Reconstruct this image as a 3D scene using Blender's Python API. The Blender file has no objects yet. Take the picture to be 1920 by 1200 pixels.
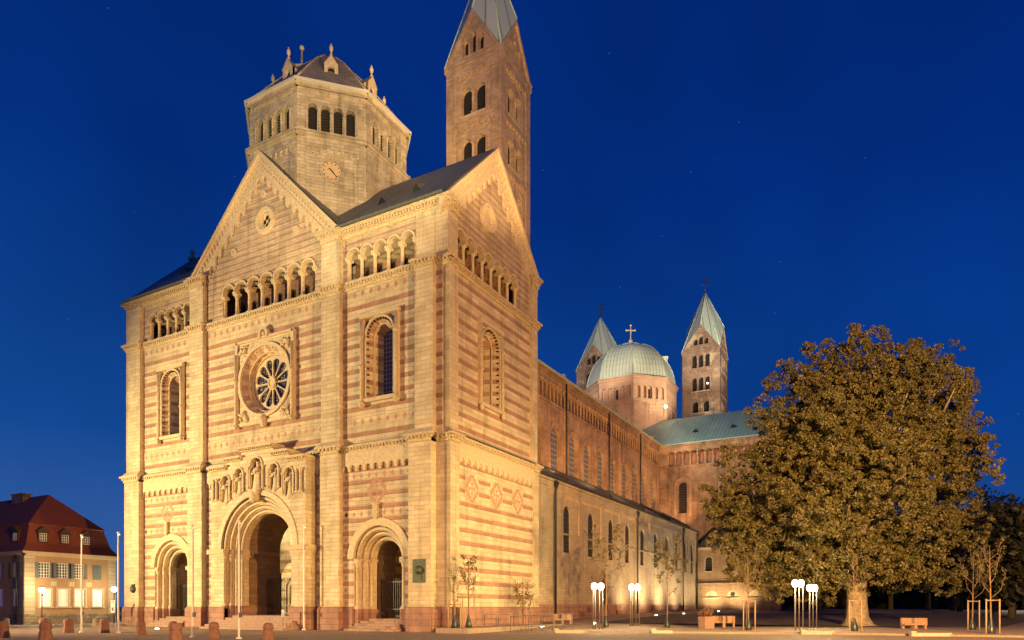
import bpy, math, random
from mathutils import Vector, Matrix
from mathutils.geometry import tessellate_polygon
R = math.radians; PI = math.pi
SC = bpy.context.scene; COL = SC.collection
# ------------------------------------------------------------------ camera, sky, lights, exposure
YAW = R(28.9)
cam = bpy.data.cameras.new('camera'); camo = bpy.data.objects.new('camera', cam); COL.objects.link(camo)
camo.location = (26.2, -38.3, 1.7); camo.rotation_euler = (R(90), 0, YAW)
cam.sensor_width = 36; cam.lens = 1306/1920*36; cam.shift_y = (1138-600)/1920; cam.clip_end = 3000; cam.clip_start = .3
SC.camera = camo
SC.view_settings.view_transform = 'Standard'; SC.view_settings.look = 'None'
SC.view_settings.exposure = 0; SC.view_settings.gamma = 1
W = bpy.data.worlds.new('World'); SC.world = W; W.use_nodes = True
def world():
    nt = W.node_tree; nt.nodes.clear(); N = nt.nodes.new; L = nt.links.new
    tc = N('ShaderNodeTexCoord'); sep = N('ShaderNodeSeparateXYZ'); L(tc.outputs['Generated'], sep.inputs[0])
    # dusk sky: last glow low in the west-north-west (left), deep blue overhead
    dot = N('ShaderNodeVectorMath'); dot.operation = 'DOT_PRODUCT'; dot.inputs[1].default_value = (-.95, .1, -.12)
    L(tc.outputs['Generated'], dot.inputs[0])
    r1 = N('ShaderNodeMapRange'); r1.inputs[1].default_value = -.25; r1.inputs[2].default_value = .85; L(dot.outputs['Value'], r1.inputs[0])
    cr = N('ShaderNodeValToRGB'); e = cr.color_ramp.elements
    e[0].position = 0; e[0].color = (.008, .072, .30, 1); e[1].position = 1; e[1].color = (.0003, .0085, .095, 1)
    a = e.new(.2); a.color = (.002, .046, .275, 1); b = e.new(.5); b.color = (.0005, .0215, .188, 1)
    L(sep.outputs[2], cr.inputs[0])
    cl = N('ShaderNodeValToRGB'); e = cl.color_ramp.elements
    e[0].position = 0; e[0].color = (.040, .110, .31, 1); e[1].position = 1; e[1].color = (.0005, .013, .125, 1)
    a = e.new(.22); a.color = (.006, .058, .265, 1); b = e.new(.5); b.color = (.001, .028, .20, 1)
    L(sep.outputs[2], cl.inputs[0])
    mx = N('ShaderNodeMix'); mx.data_type = 'RGBA'
    L(r1.outputs[0], mx.inputs[0]); L(cr.outputs[0], mx.inputs[6]); L(cl.outputs[0], mx.inputs[7])
    # faint stars and a trace of thin cloud
    vo = N('ShaderNodeTexVoronoi'); vo.inputs['Scale'].default_value = 42; L(tc.outputs['Generated'], vo.inputs[0])
    st = N('ShaderNodeMapRange'); st.inputs[1].default_value = .022; st.inputs[2].default_value = .012
    st.inputs[3].default_value = 0; st.inputs[4].default_value = .16; L(vo.outputs['Distance'], st.inputs[0])
    ns = N('ShaderNodeTexNoise'); ns.inputs['Scale'].default_value = 3.2; L(tc.outputs['Generated'], ns.inputs[0])
    nr = N('ShaderNodeMapRange'); nr.inputs[1].default_value = .35; nr.inputs[2].default_value = .7
    nr.inputs[3].default_value = .86; nr.inputs[4].default_value = 1.16; L(ns.outputs['Fac'], nr.inputs[0])
    m1 = N('ShaderNodeVectorMath'); m1.operation = 'SCALE'; L(mx.outputs[2], m1.inputs[0]); L(nr.outputs[0], m1.inputs['Scale'])
    ad = N('ShaderNodeVectorMath'); ad.operation = 'ADD'; L(m1.outputs[0], ad.inputs[0]); L(st.outputs[0], ad.inputs[1])
    bg = N('ShaderNodeBackground'); bg.inputs[1].default_value = 1.0; L(ad.outputs[0], bg.inputs[0])
    o = N('ShaderNodeOutputWorld'); L(bg.outputs[0], o.inputs[0])
world()
def spot(name, loc, tgt, power, color, deg=60, blend=.6, size=.4):
    l = bpy.data.lights.new(name, 'SPOT'); l.energy = power; l.color = color; l.spot_size = R(deg); l.spot_blend = blend
    l.shadow_soft_size = size
    o = bpy.data.objects.new(name, l); COL.objects.link(o); o.location = loc
    o.rotation_euler = (Vector(tgt)-Vector(loc)).to_track_quat('-Z', 'Y').to_euler(); return o
def point(name, loc, power, color, size=.15):
    l = bpy.data.lights.new(name, 'POINT'); l.energy = power; l.color = color; l.shadow_soft_size = size
    o = bpy.data.objects.new(name, l); COL.objects.link(o); o.location = loc; return o
CREAM = (1, .735, .34); AMBER = (1, .62, .22)
spot('floodlight', (-44, -31, 8), (-19, 0, 12), 142000, CREAM, 74, .9)         # mast left of the frame
spot('floodlight', (56, -27, 9), (-14, 3, 16), 176000, (1,.52,.15), 52, .5, .4) # mast right of the frame
spot('floodlight', (36, -1, 3.5), (-1, 7.5, 5), 46000, (1,.76,.31), 42, .8)     # low light on the south flank
spot('floodlight', (20, -34, 9), (-14, 4, 40), 118000, (1,.78,.42), 26, .5)     # octagon
spot('floodlight', (30, -30, 9), (-9, 20, 52), 200000, (1,.62,.28), 23, .5)     # bell tower
spot('unseen_light', (42, -36, 10), (24, 25, 11), 330000, (1,.52,.16), 50, .7)  # sodium street light behind the camera
spot('unseen_light', (4, -33, 11), (3, -19, 0), 15000, (1,.60,.27), 100, .9)  # added lamp out of view, brightens the forecourt paving
spot('unseen_light', (-30, -30, 11), (-24, -15, 0), 9000, (1,.60,.27), 90, .9)  # added likewise for the paving on the left
spot('unseen_light', (44, -30, 12), (21, 2, 0), 90000, (1,.56,.22), 62, .9)  # added likewise for the ground on the right
for i, y in enumerate((22, 32, 42, 52, 62, 71)):                              # on the aisle roof
    spot('wall_washer', (-2.2, y, 14.7), (-8, y+2, 23.5), 1500, (1,.56,.24), 140, .9, .3)
spot('high_floodlight', (5, 75.5, 32), (-15, 86, 46), 22000, (1,.80,.53), 46, .8, .3)
spot('high_floodlight', (-7.6, 78.5, 34), (-12, 84, 40), 700, (1,.72,.44), 120, .8, .3)
spot('high_floodlight', (2.0, 88.5, 33.2), (-5, 98, 47), 8000, (1,.84,.58), 75, .8, .3)
spot('high_floodlight', (12, 60, 30), (-7, 98, 56), 110000, (1,.88,.64), 30, .6, .3)  # unseen lamp in mid-air, lights the right eastern tower
spot('high_floodlight', (-9, 30, 36), (-28, 98, 54), 130000, (1,.80,.58), 26, .6, .3)  # unseen lamp above the nave roof, lights the left eastern tower
spot('high_floodlight', (14, 52, 14), (1, 76, 26), 17000, (1,.62,.30), 84, .8, .3)  # unseen lamp clear of any roof, lights the transept front
spot('high_floodlight', (-6, 58, 33), (3, 80, 31), 9000, (.95,.95,.75), 70, .8, .3)  # lamp added in mid-air to brighten the transept roof
for y,p_ in ((36,2000),(43,3200),(50,3900),(57,3900),(63,3900),(68,2400)): spot('ground_uplight', (2.4, y, 1.2), (-1.4, y+1, 7.5), p_, (1,.74,.40), 130, 1, .3)
for x in (1.8, 5.4): spot('ground_uplight', (x, 67.2, 1.45), (x+.3, 70.6, 6.4), 1900, (1,.70,.33), 125, 1, .15)
point('porch_lamp', (-24.5, 8.2, 9.2), 700, (1,.84,.48))
point('porch_lamp', (-6.3, 8, 7.5), 60, AMBER)
point('porch_lamp', (-30.5, 7, 7), 260, CREAM)
# ------------------------------------------------------------------ terrain height
def interp(y, t):
    if y <= t[0][0]: return t[0][1]
    for (a, b), (c, d) in zip(t, t[1:]):
        if y <= c: return b+(d-b)*(y-a)/(c-a)
    return t[-1][1]
def gz(x, y):
    a = interp(y, [(2,0),(14,.28),(18,.42),(36,.87),(70,1.3),(200,1.4)])
    b = interp(y, [(26,0),(75,1.15),(120,1.3),(300,1.35)])
    w = min(1, max(0, (x-4)/12)); return a+(b-a)*w
# ------------------------------------------------------------------ mesh builder
class MB:
    def __init__(s, M=None): s.v=[]; s.f=[]; s.m=[]; s.sm=[]; s.M = M
    def add(s, pts, faces, m=0, sm=False):
        o = len(s.v)
        for p in pts:
            p = Vector(p); s.v.append(tuple(s.M @ p) if s.M else tuple(p))
        for f in faces: s.f.append(tuple(i+o for i in f)); s.m.append(m); s.sm.append(sm)
    def poly(s, pts, m=0): s.add(pts, [tuple(range(len(pts)))], m)
    def box(s, x0,y0,z0,x1,y1,z1, m=0):
        if x0>x1: x0,x1=x1,x0
        if y0>y1: y0,y1=y1,y0
        if z0>z1: z0,z1=z1,z0
        s.add([(x0,y0,z0),(x1,y0,z0),(x1,y1,z0),(x0,y1,z0),(x0,y0,z1),(x1,y0,z1),(x1,y1,z1),(x0,y1,z1)],
              [(0,3,2,1),(4,5,6,7),(0,1,5,4),(1,2,6,5),(2,3,7,6),(3,0,4,7)], m)
    def taper(s, x,y,z0,z1, a0,b0, a1,b1, m=0):
        s.add([(x-a0,y-b0,z0),(x+a0,y-b0,z0),(x+a0,y+b0,z0),(x-a0,y+b0,z0),(x-a1,y-b1,z1),(x+a1,y-b1,z1),(x+a1,y+b1,z1),(x-a1,y+b1,z1)],
              [(0,3,2,1),(4,5,6,7),(0,1,5,4),(1,2,6,5),(2,3,7,6),(3,0,4,7)], m)
    def lathe(s, x,y, prof, n=12, m=0, sm=True, ph=0.):
        k = len(prof); pts = []
        for r, z in prof:
            for i in range(n):
                a = ph+2*PI*i/n; pts.append((x+r*math.cos(a), y+r*math.sin(a), z))
        fs = [(j*n+i, j*n+(i+1)%n, (j+1)*n+(i+1)%n, (j+1)*n+i) for j in range(k-1) for i in range(n)]
        s.add(pts, fs, m, sm)
        s.add([pts[i] for i in range(n)][::-1], [tuple(range(n))], m); s.add(pts[-n:], [tuple(range(n))], m)
    def tube(s, path, rads, n=6, m=0, sm=True):
        path = [Vector(p) for p in path]
        if not hasattr(rads, '__len__'): rads = [rads]*len(path)
        pts = []
        for i, p in enumerate(path):
            t = (path[min(i+1,len(path)-1)]-path[max(i-1,0)]).normalized()
            a = t.orthogonal().normalized() if i == 0 else (A-t*A.dot(t)).normalized()
            A = a; b = t.cross(a)
            for k in range(n):
                q = 2*PI*k/n; pts.append(p+(a*math.cos(q)+b*math.sin(q))*rads[i])
        fs = [(j*n+i, j*n+(i+1)%n, (j+1)*n+(i+1)%n, (j+1)*n+i) for j in range(len(path)-1) for i in range(n)]
        fs.append(tuple(range(n))[::-1]); fs.append(tuple(range((len(path)-1)*n, len(path)*n)))
        s.add(pts, fs, m, sm)
    def ball(s, x,y,z, r, n=10, m=0, sz=1.):
        s.lathe(x,y,[(max(.001,r*math.sin(PI*j/6)), z-r*sz*math.cos(PI*j/6)) for j in range(7)], n, m)
    # wall-plane pieces: local x along wall, y into the wall, z up
    def panel(s, outer, holes=(), d0=0., d1=None, m=0, mr=None, edge=True):
        loops = [list(outer)]+[list(h) for h in holes]
        vl = [[Vector((u, z, 0)) for u, z in lp] for lp in loops]
        flat = [p for lp in loops for p in lp]
        tr = tessellate_polygon(vl); fs = []
        for a, b, c in tr:
            A, B, Cc = flat[a], flat[b], flat[c]
            cr = (B[0]-A[0])*(Cc[1]-A[1])-(B[1]-A[1])*(Cc[0]-A[0])
            if abs(cr) < 1e-9: continue
            fs.append((a,b,c) if cr > 0 else (a,c,b))
        s.add([(u, d0, z) for u, z in flat], fs, m)
        if d1 is not None:
            for k, lp in enumerate(loops):
                if k == 0 and not edge: continue
                n = len(lp); area = sum(lp[i][0]*lp[(i+1)%n][1]-lp[(i+1)%n][0]*lp[i][1] for i in range(n))
                l2 = lp if (area > 0) == (k == 0) else lp[::-1]
                pts = [(u,d0,z) for u,z in l2]+[(u,d1,z) for u,z in l2]
                s.add(pts, [(i, i+n, (i+1)%n+n, (i+1)%n) for i in range(n)], m if (mr is None or k == 0) else mr)
    def ring(s, cu, ri, ro, z0, zs, d0, d1, m=0, alt=None, n=14, full=False, mj=None):
        """arch band with jambs down to z0"""
        tot = 2*PI if full else PI
        def seg(a0, a1, mm):
            P = [(cu+r*math.cos(a), zs+r*math.sin(a)) for a in (a0, a1) for r in (ri, ro)]
            s.hexa([P[0], P[1], P[3], P[2]], d0, d1, mm)
        for i in range(n): seg(tot*i/n, tot*(i+1)/n, (alt if (alt is not None and i%2) else m))
        if not full and z0 < zs:
            for sg in (-1, 1):
                s.hexa([(cu+sg*ri, z0), (cu+sg*ro, z0), (cu+sg*ro, zs), (cu+sg*ri, zs)][::sg], d0, d1, m if mj is None else mj)
    def hexa(s, q, d0, d1, m=0):
        s.add([(u,d0,z) for u,z in q]+[(u,d1,z) for u,z in q], [(0,1,2,3),(0,4,5,1),(1,5,6,2),(2,6,7,3),(3,7,4,0),(7,6,5,4)], m)
    def splay(s, cu, r0, d0, r1, d1, z0, zs, z01=None, m=0, alt=None, n=16, full=False, zs1=None):
        z01 = z0 if z01 is None else z01; zs1 = zs if zs1 is None else zs1
        tot = 2*PI if full else PI
        for i in range(n):
            a, b = tot*i/n, tot*(i+1)/n
            s.add([(cu+r0*math.cos(a),d0,zs+r0*math.sin(a)),(cu+r0*math.cos(b),d0,zs+r0*math.sin(b)),
                   (cu+r1*math.cos(b),d1,zs1+r1*math.sin(b)),(cu+r1*math.cos(a),d1,zs1+r1*math.sin(a))], [(0,3,2,1)],
                  alt if (alt is not None and i%2) else m)
        if not full:
            for sg in (-1, 1):
                p = [(cu+sg*r0,d0,z0),(cu+sg*r0,d0,zs),(cu+sg*r1,d1,zs1),(cu+sg*r1,d1,z01)]
                s.add(p, [(0,1,2,3) if sg < 0 else (3,2,1,0)], m)
            s.add([(cu-r0,d0,z0),(cu+r0,d0,z0),(cu+r1,d1,z01),(cu-r1,d1,z01)], [(0,1,2,3)], m)
    def col(s, u, d, z0, z1, r, m=0, n=10):
        h = z1-z0; b = min(.3, h*.12)
        s.box(u-r*1.45, d-r*1.45, z0, u+r*1.45, d+r*1.45, z0+b*.45, m)
        s.lathe(u, d, [(r*1.4,z0+b*.45),(r*1.35,z0+b*.75),(r,z0+b),(r*.93,z1-b*1.5),(r*1.1,z1-b*1.45),(r*1.0,z1-b*1.35),(r*1.45,z1-b*.45)], n, m)
        s.box(u-r*1.6, d-r*1.6, z1-b*.45, u+r*1.6, d+r*1.6, z1, m)
    def diam(s, u, z, a, b, d=-.004, m=0): s.add([(u-a,d,z),(u,d,z-b),(u+a,d,z),(u,d,z+b)], [(0,1,2,3)], m)
    def cornice(s, u0, u1, z0, z1, d, pr, m=0, md=None, dent=.34):
        """three fasciae growing outwards, with a row of small brackets; d = wall face depth"""
        h = z1-z0
        s.box(u0, d-pr*.35, z0, u1, d+.02, z0+h*.36, m)
        s.box(u0-pr*.4, d-pr*.62, z0+h*.36, u1+pr*.4, d+.02, z0+h*.70, m)
        s.box(u0-pr*.8, d-pr, z0+h*.70, u1+pr*.8, d+.02, z1, m)
        if dent:
            n = max(1, int((u1-u0)/dent))
            for i in range(n):
                u = u0+(i+.5)*(u1-u0)/n
                s.box(u-dent*.27, d-pr*.9, z0+h*.40, u+dent*.27, d-pr*.6, z0+h*.685, m if md is None else md)
    def scallop(s, u0, u1, zt, zs, n, d0, d1, leg=.22, drop=.16, m=0, mc=None, seg=6):
        """blind arcade: n small arches hanging from zt; little corbels below each leg"""
        p = (u1-u0)/n; r = p*(1-leg)/2; lw = p*leg/2; lp = [(u0,zt),(u0,zs-drop),(u0+lw,zs-drop)]
        for i in range(n):
            c = u0+(i+.5)*p
            if i: lp += [(c-p/2-lw, zs-drop), (c-p/2+lw, zs-drop)]
            lp += [(c-r*math.cos(PI*k/seg), zs+r*math.sin(PI*k/seg)) for k in range(seg+1)]
        lp += [(u1-lw,zs-drop),(u1,zs-drop),(u1,zt)]
        s.panel(lp[::-1], (), d0, d1, m)
    def build(s, name, mats, parent=None, label=None, cat=None, group=None, kind=None):
        me = bpy.data.meshes.new(name); me.from_pydata(s.v, [], s.f)
        for mt in (mats if isinstance(mats, (list, tuple)) else [mats]): me.materials.append(mt)
        me.polygons.foreach_set('material_index', s.m); me.polygons.foreach_set('use_smooth', s.sm); me.update()
        o = bpy.data.objects.new(name, me); COL.objects.link(o)
        if parent is not None:
            o.parent = parent; o.matrix_parent_inverse = Matrix.Translation(parent_world(parent)).inverted()
        tag(o, label, cat, group, kind); return o
def parent_world(p):
    v = Vector((0,0,0))
    return v+Vector(WL.get(p.name, (0,0,0)))
WL = {}
def tag(o, label=None, cat=None, group=None, kind=None):
    if label: o['label'] = label
    if cat: o['category'] = cat
    if group: o['group'] = group
    if kind: o['kind'] = kind
def thing(name, label, cat, loc=(0,0,0), group=None):
    o = bpy.data.objects.new(name, None); COL.objects.link(o); o.location = loc; o.empty_display_size = .2
    WL[o.name] = tuple(loc); tag(o, label, cat, group); return o
def dup(root, loc, rz=0., label=None, scale=None):
    """copy of a thing and of its parts and sub-parts"""
    r = root.copy(); COL.objects.link(r); r.location = loc; r.rotation_euler = (0,0,rz)
    if scale: r.scale = scale
    if label: r['label'] = label
    def kids(a, b):
        for ch in list(a.children):
            c = ch.copy(); COL.objects.link(c); c.parent = b; kids(ch, c)
    kids(root, r); return r
def arch(cu, r, z0, zs, n=14):
    return [(cu-r,z0),(cu+r,z0)]+[(cu+r*math.cos(PI*i/n), zs+r*math.sin(PI*i/n)) for i in range(n+1)]
def circ(cu, cz, r, n=28): return [(cu+r*math.cos(2*PI*i/n), cz+r*math.sin(2*PI*i/n)) for i in range(n)]
def arcade(u0, u1, zb, zs, n, leg, seg=10):
    """one hole with a scalloped top, for an open gallery"""
    p = (u1-u0)/n; r = p*(1-leg)/2; lp = [(u0,zb),(u1,zb)]
    for i in range(n-1, -1, -1):
        c = u0+(i+.5)*p; lp += [(c+r*math.cos(PI*k/seg), zs+r*math.sin(PI*k/seg)) for k in range(seg+1)]
    lp[2] = (lp[2][0], zs); return [lp[0], lp[1], (u1, zs)]+lp[2:]+[(u0, zs)]
# ------------------------------------------------------------------ materials
def mat(name, col=(.5,.5,.5), rough=.8, metal=0., emit=None, es=1., bump=.0, nscale=6., var=.0, detail=5):
    m = bpy.data.materials.new(name); m.use_nodes = True; nt = m.node_tree; b = nt.nodes['Principled BSDF']
    b.inputs['Base Color'].default_value = (*col, 1); b.inputs['Roughness'].default_value = rough; b.inputs['Metallic'].default_value = metal
    if emit: b.inputs['Emission Color'].default_value = (*emit, 1); b.inputs['Emission Strength'].default_value = es
    if var or bump:
        N = nt.nodes.new; L = nt.links.new; g = N('ShaderNodeNewGeometry'); n = N('ShaderNodeTexNoise')
        n.inputs['Scale'].default_value = nscale; n.inputs['Detail'].default_value = detail; L(g.outputs['Position'], n.inputs[0])
        if var:
            r = N('ShaderNodeMapRange'); r.inputs[1].default_value = .3; r.inputs[2].default_value = .7
            r.inputs[3].default_value = 1-var; r.inputs[4].default_value = 1+var; L(n.outputs['Fac'], r.inputs[0])
            s = N('ShaderNodeVectorMath'); s.operation = 'SCALE'; s.inputs[0].default_value = col; L(r.outputs[0], s.inputs['Scale'])
            L(s.outputs[0], b.inputs['Base Color'])
        if bump:
            u = N('ShaderNodeBump'); u.inputs['Strength'].default_value = 1; u.inputs['Distance'].default_value = bump
            L(n.outputs['Fac'], u.inputs['Height']); L(u.outputs[0], b.inputs['Normal'])
    return m
def wallcoord(nt):
    """(u,v,0): u runs along any upright or sloping face, v is height"""
    N = nt.nodes.new; L = nt.links.new
    g = N('ShaderNodeNewGeometry'); sp = N('ShaderNodeSeparateXYZ'); sn = N('ShaderNodeSeparateXYZ')
    L(g.outputs['Position'], sp.inputs[0]); L(g.outputs['True Normal'], sn.inputs[0])
    def M(op, a, b=None, c=None):
        n = N('ShaderNodeMath'); n.operation = op
        for i, q in enumerate((a, b, c)):
            if q is None: continue
            if isinstance(q, (int, float)): n.inputs[i].default_value = q
            else: L(q, n.inputs[i])
        return n.outputs[0]
    nx, ny = sn.outputs[0], sn.outputs[1]
    ln = M('MAXIMUM', M('SQRT', M('ADD', M('MULTIPLY', nx, nx), M('MULTIPLY', ny, ny))), .05)
    u = M('DIVIDE', M('SUBTRACT', M('MULTIPLY', sp.outputs[1], nx), M('MULTIPLY', sp.outputs[0], ny)), ln)
    cb = N('ShaderNodeCombineXYZ'); L(u, cb.inputs[0]); L(sp.outputs[2], cb.inputs[1])
    return M, u, sp.outputs[2], cb.outputs[0], g.outputs['Position']
def stone(name, c1, c2, h=.307, length=.85, mortar=.014, mc=None, band=None, pink=None, stain=.25, ph=0., dark=None, rough=.9, breakup=0.):
    m = bpy.data.materials.new(name); m.use_nodes = True; nt = m.node_tree; N = nt.nodes.new; L = nt.links.new
    b = nt.nodes['Principled BSDF']; b.inputs['Roughness'].default_value = rough
    M, u, z, vec, pos = wallcoord(nt)
    mp = N('ShaderNodeMapping'); mp.inputs['Location'].default_value = (0, -ph, 0); L(vec, mp.inputs[0])
    def brick(a, c, mo):
        k = N('ShaderNodeTexBrick'); k.inputs['Scale'].default_value = 1; k.inputs['Brick Width'].default_value = length
        k.inputs['Row Height'].default_value = h; k.inputs['Mortar Size'].default_value = mortar; k.inputs['Mortar Smooth'].default_value = .3
        k.inputs['Color1'].default_value = (*a,1); k.inputs['Color2'].default_value = (*c,1); k.inputs['Mortar'].default_value = (*mo,1)
        k.inputs['Bias'].default_value = -.1; L(mp.outputs[0], k.inputs[0]); return k
    mc = mc or tuple(x*.62 for x in c1); k1 = brick(c1, c2, mc); colr = k1.outputs[0]
    if band:
        per, bh = band; k2 = brick(pink[0], pink[1], tuple(x*.66 for x in pink[0]))
        fr = M('FRACT', M('DIVIDE', M('SUBTRACT', z, ph), per))
        if breakup:
            kk = brick((0,0,0),(1,1,1),(.5,.5,.5)); kk.inputs['Bias'].default_value = 0
            fr = M('ADD', fr, M('MULTIPLY', M('SUBTRACT', kk.outputs[0], .5), breakup))
        f = M('LESS_THAN', fr, bh/per); mx = N('ShaderNodeMix'); mx.data_type = 'RGBA'
        L(f, mx.inputs[0]); L(colr, mx.inputs[6]); L(k2.outputs[0], mx.inputs[7]); colr = mx.outputs[2]
    n = N('ShaderNodeTexNoise'); n.inputs['Scale'].default_value = .55; n.inputs['Detail'].default_value = 8; n.inputs['Roughness'].default_value = .65; L(pos, n.inputs[0])
    n2 = N('ShaderNodeTexNoise'); n2.inputs['Scale'].default_value = 9; n2.inputs['Detail'].default_value = 4; L(pos, n2.inputs[0])
    f1 = N('ShaderNodeMapRange'); f1.inputs[1].default_value = .3; f1.inputs[2].default_value = .68; f1.inputs[3].default_value = 1-stain; f1.inputs[4].default_value = 1+stain*.35; L(n.outputs['Fac'], f1.inputs[0])
    f2 = M('ADD', M('MULTIPLY', n2.outputs['Fac'], .22), .89)
    s = N('ShaderNodeVectorMath'); s.operation = 'SCALE'; L(colr, s.inputs[0]); L(M('MULTIPLY', f1.outputs[0], f2), s.inputs['Scale'])
    out = s.outputs[0]
    mp4 = N('ShaderNodeMapping'); mp4.inputs['Scale'].default_value = (1.3,1.3,.13); L(pos, mp4.inputs[0])
    n4 = N('ShaderNodeTexNoise'); n4.inputs['Scale'].default_value = 1.; n4.inputs['Detail'].default_value = 7; n4.inputs['Roughness'].default_value = .6; L(mp4.outputs[0], n4.inputs[0])
    r4 = N('ShaderNodeMapRange'); r4.inputs[1].default_value = .52; r4.inputs[2].default_value = .70; r4.inputs[3].default_value = 1; r4.inputs[4].default_value = 1-stain*1.1; L(n4.outputs['Fac'], r4.inputs[0])
    s4 = N('ShaderNodeVectorMath'); s4.operation = 'SCALE'; L(out, s4.inputs[0]); L(r4.outputs[0], s4.inputs['Scale']); out = s4.outputs[0]
    if dark:   # sooty, weathered patches with their own ragged outline
        n3 = N('ShaderNodeTexNoise'); n3.inputs['Scale'].default_value = .28; n3.inputs['Detail'].default_value = 9; n3.inputs['Roughness'].default_value = .72; L(pos, n3.inputs[0])
        r3 = N('ShaderNodeMapRange'); r3.inputs[1].default_value = dark[1]; r3.inputs[2].default_value = dark[1]+.09; r3.inputs[4].default_value = dark[2]; L(n3.outputs['Fac'], r3.inputs[0])
        mx = N('ShaderNodeMix'); mx.data_type = 'RGBA'; L(r3.outputs[0], mx.inputs[0]); L(out, mx.inputs[6]); mx.inputs[7].default_value = (*dark[0],1); out = mx.outputs[2]
    L(out, b.inputs['Base Color'])
    bp = N('ShaderNodeBump'); bp.inputs['Distance'].default_value = .02; bp.inputs['Strength'].default_value = .8
    L(M('ADD', M('MULTIPLY', k1.outputs['Fac'], -1.), M('MULTIPLY', n2.outputs['Fac'], .5)), bp.inputs['Height']); L(bp.outputs[0], b.inputs['Normal'])
    return m
def seam(name, c, c2, pitch=.6, rough=.45, metal=.3, wear=.4):
    m = bpy.data.materials.new(name); m.use_nodes = True; nt = m.node_tree; N = nt.nodes.new; L = nt.links.new
    b = nt.nodes['Principled BSDF']; b.inputs['Roughness'].default_value = rough; b.inputs['Metallic'].default_value = metal
    M, u, z, vec, pos = wallcoord(nt)
    fr = M('ABSOLUTE', M('SUBTRACT', M('FRACT', M('DIVIDE', u, pitch)), .5)); ln = M('LESS_THAN', fr, .06)
    n = N('ShaderNodeTexNoise'); n.inputs['Scale'].default_value = 1.1; n.inputs['Detail'].default_value = 7; L(pos, n.inputs[0])
    wn = N('ShaderNodeTexWhiteNoise'); wn.noise_dimensions = '1D'; L(M('FLOOR', M('ADD', M('DIVIDE', u, pitch), .5)), wn.inputs['W'])
    mx = N('ShaderNodeMix'); mx.data_type = 'RGBA'; mx.inputs[6].default_value = (*c,1); mx.inputs[7].default_value = (*c2,1)
    L(M('ADD', M('MULTIPLY', n.outputs['Fac'], 1-wear), M('MULTIPLY', wn.outputs['Value'], wear)), mx.inputs[0])
    s = N('ShaderNodeVectorMath'); s.operation = 'SCALE'; L(mx.outputs[2], s.inputs[0]); L(M('SUBTRACT', 1., M('MULTIPLY', ln, .45)), s.inputs['Scale'])
    L(s.outputs[0], b.inputs['Base Color'])
    bp = N('ShaderNodeBump'); bp.inputs['Distance'].default_value = .05; L(ln, bp.inputs['Height']); L(bp.outputs[0], b.inputs['Normal'])
    return m
def glassgrid(name, c, line, pu=.26, pv=.3, w=.12, rough=.15, speck=0., es=0.):
    m = bpy.data.materials.new(name); m.use_nodes = True; nt = m.node_tree; N = nt.nodes.new; L = nt.links.new
    b = nt.nodes['Principled BSDF']; b.inputs['Roughness'].default_value = rough
    M, u, z, vec, pos = wallcoord(nt)
    a = M('LESS_THAN', M('FRACT', M('DIVIDE', u, pu)), w); c2 = M('LESS_THAN', M('FRACT', M('DIVIDE', z, pv)), w)
    f = M('MAXIMUM', a, c2)
    if speck:
        vo = N('ShaderNodeTexVoronoi'); vo.inputs['Scale'].default_value = speck; L(pos, vo.inputs[0]); f = M('LESS_THAN', vo.outputs['Distance'], .32)
    mx = N('ShaderNodeMix'); mx.data_type = 'RGBA'; mx.inputs[6].default_value = (*c,1); mx.inputs[7].default_value = (*line,1); L(f, mx.inputs[0]); L(mx.outputs[2], b.inputs['Base Color'])
    return m
CR1, CR2 = (.66,.55,.36), (.52,.41,.25); PK1, PK2 = (.44,.25,.16), (.34,.18,.115)
M_ = {}
M_['cream'] = stone('cream_ashlar', CR1, CR2, stain=.26, mortar=.010)
M_['low'] = stone('banded_stone_low', CR1, CR2, band=(.915,.305), pink=(PK1,PK2), stain=.24, ph=.48, breakup=.06)
M_['up'] = stone('banded_stone_high', CR1, CR2, band=(.92,.31), pink=(PK1,PK2), stain=.26, ph=.215, breakup=.06)
M_['gab'] = stone('banded_stone_gable', (.58,.48,.32), (.44,.35,.22), h=.24, length=.8, band=(.49,.22), pink=((.42,.26,.175),(.50,.36,.235)), stain=.35, ph=.1, breakup=.22)
M_['plinth'] = stone('red_plinth', (.40,.22,.155), (.31,.165,.125), h=.42, length=1.15, stain=.35, dark=((.10,.065,.055),.60,.6))
M_['plain'] = mat('carved_stone', (.56,.45,.285), .85, bump=.04, nscale=5, var=.16)
M_['carve'] = mat('rich_carving', (.55,.44,.27), .85, bump=.12, nscale=7, var=.25)
M_['pink'] = mat('pink_inlay', (.42,.235,.155), .85, bump=.01, nscale=6, var=.15)
M_['oct'] = stone('weathered_ashlar', (.56,.48,.33), (.40,.32,.21), h=.26, length=.75, stain=.35, dark=((.12,.095,.07),.56,.55))
M_['tow'] = stone('red_tower_stone', (.62,.43,.265), (.44,.285,.17), h=.2, length=.6, mortar=.012, stain=.3)
M_['nave'] = stone('red_nave_stone', (.52,.325,.19), (.40,.24,.135), h=.28, length=.8, stain=.45, dark=((.60,.44,.30),.63,.35))
M_['aisle'] = stone('plain_aisle_stone', (.50,.40,.27), (.42,.33,.22), h=.26, length=.7, mortar=.008, stain=.22)
M_['east'] = stone('eastern_tower_stone', (.33,.23,.165), (.26,.17,.12), h=.3, length=.8, stain=.35, dark=((.56,.44,.30),.54,.75))
M_['drum'] = stone('pale_pink_drum', (.56,.38,.26), (.50,.33,.22), h=.4, length=1.1, mortar=.01, stain=.2)
M_['gback'] = stone('shaded_gallery_wall', (.30,.17,.105), (.22,.12,.075), h=.3, length=.8, stain=.3)  # colour darkened to stand in for shade inside the galleries
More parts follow.
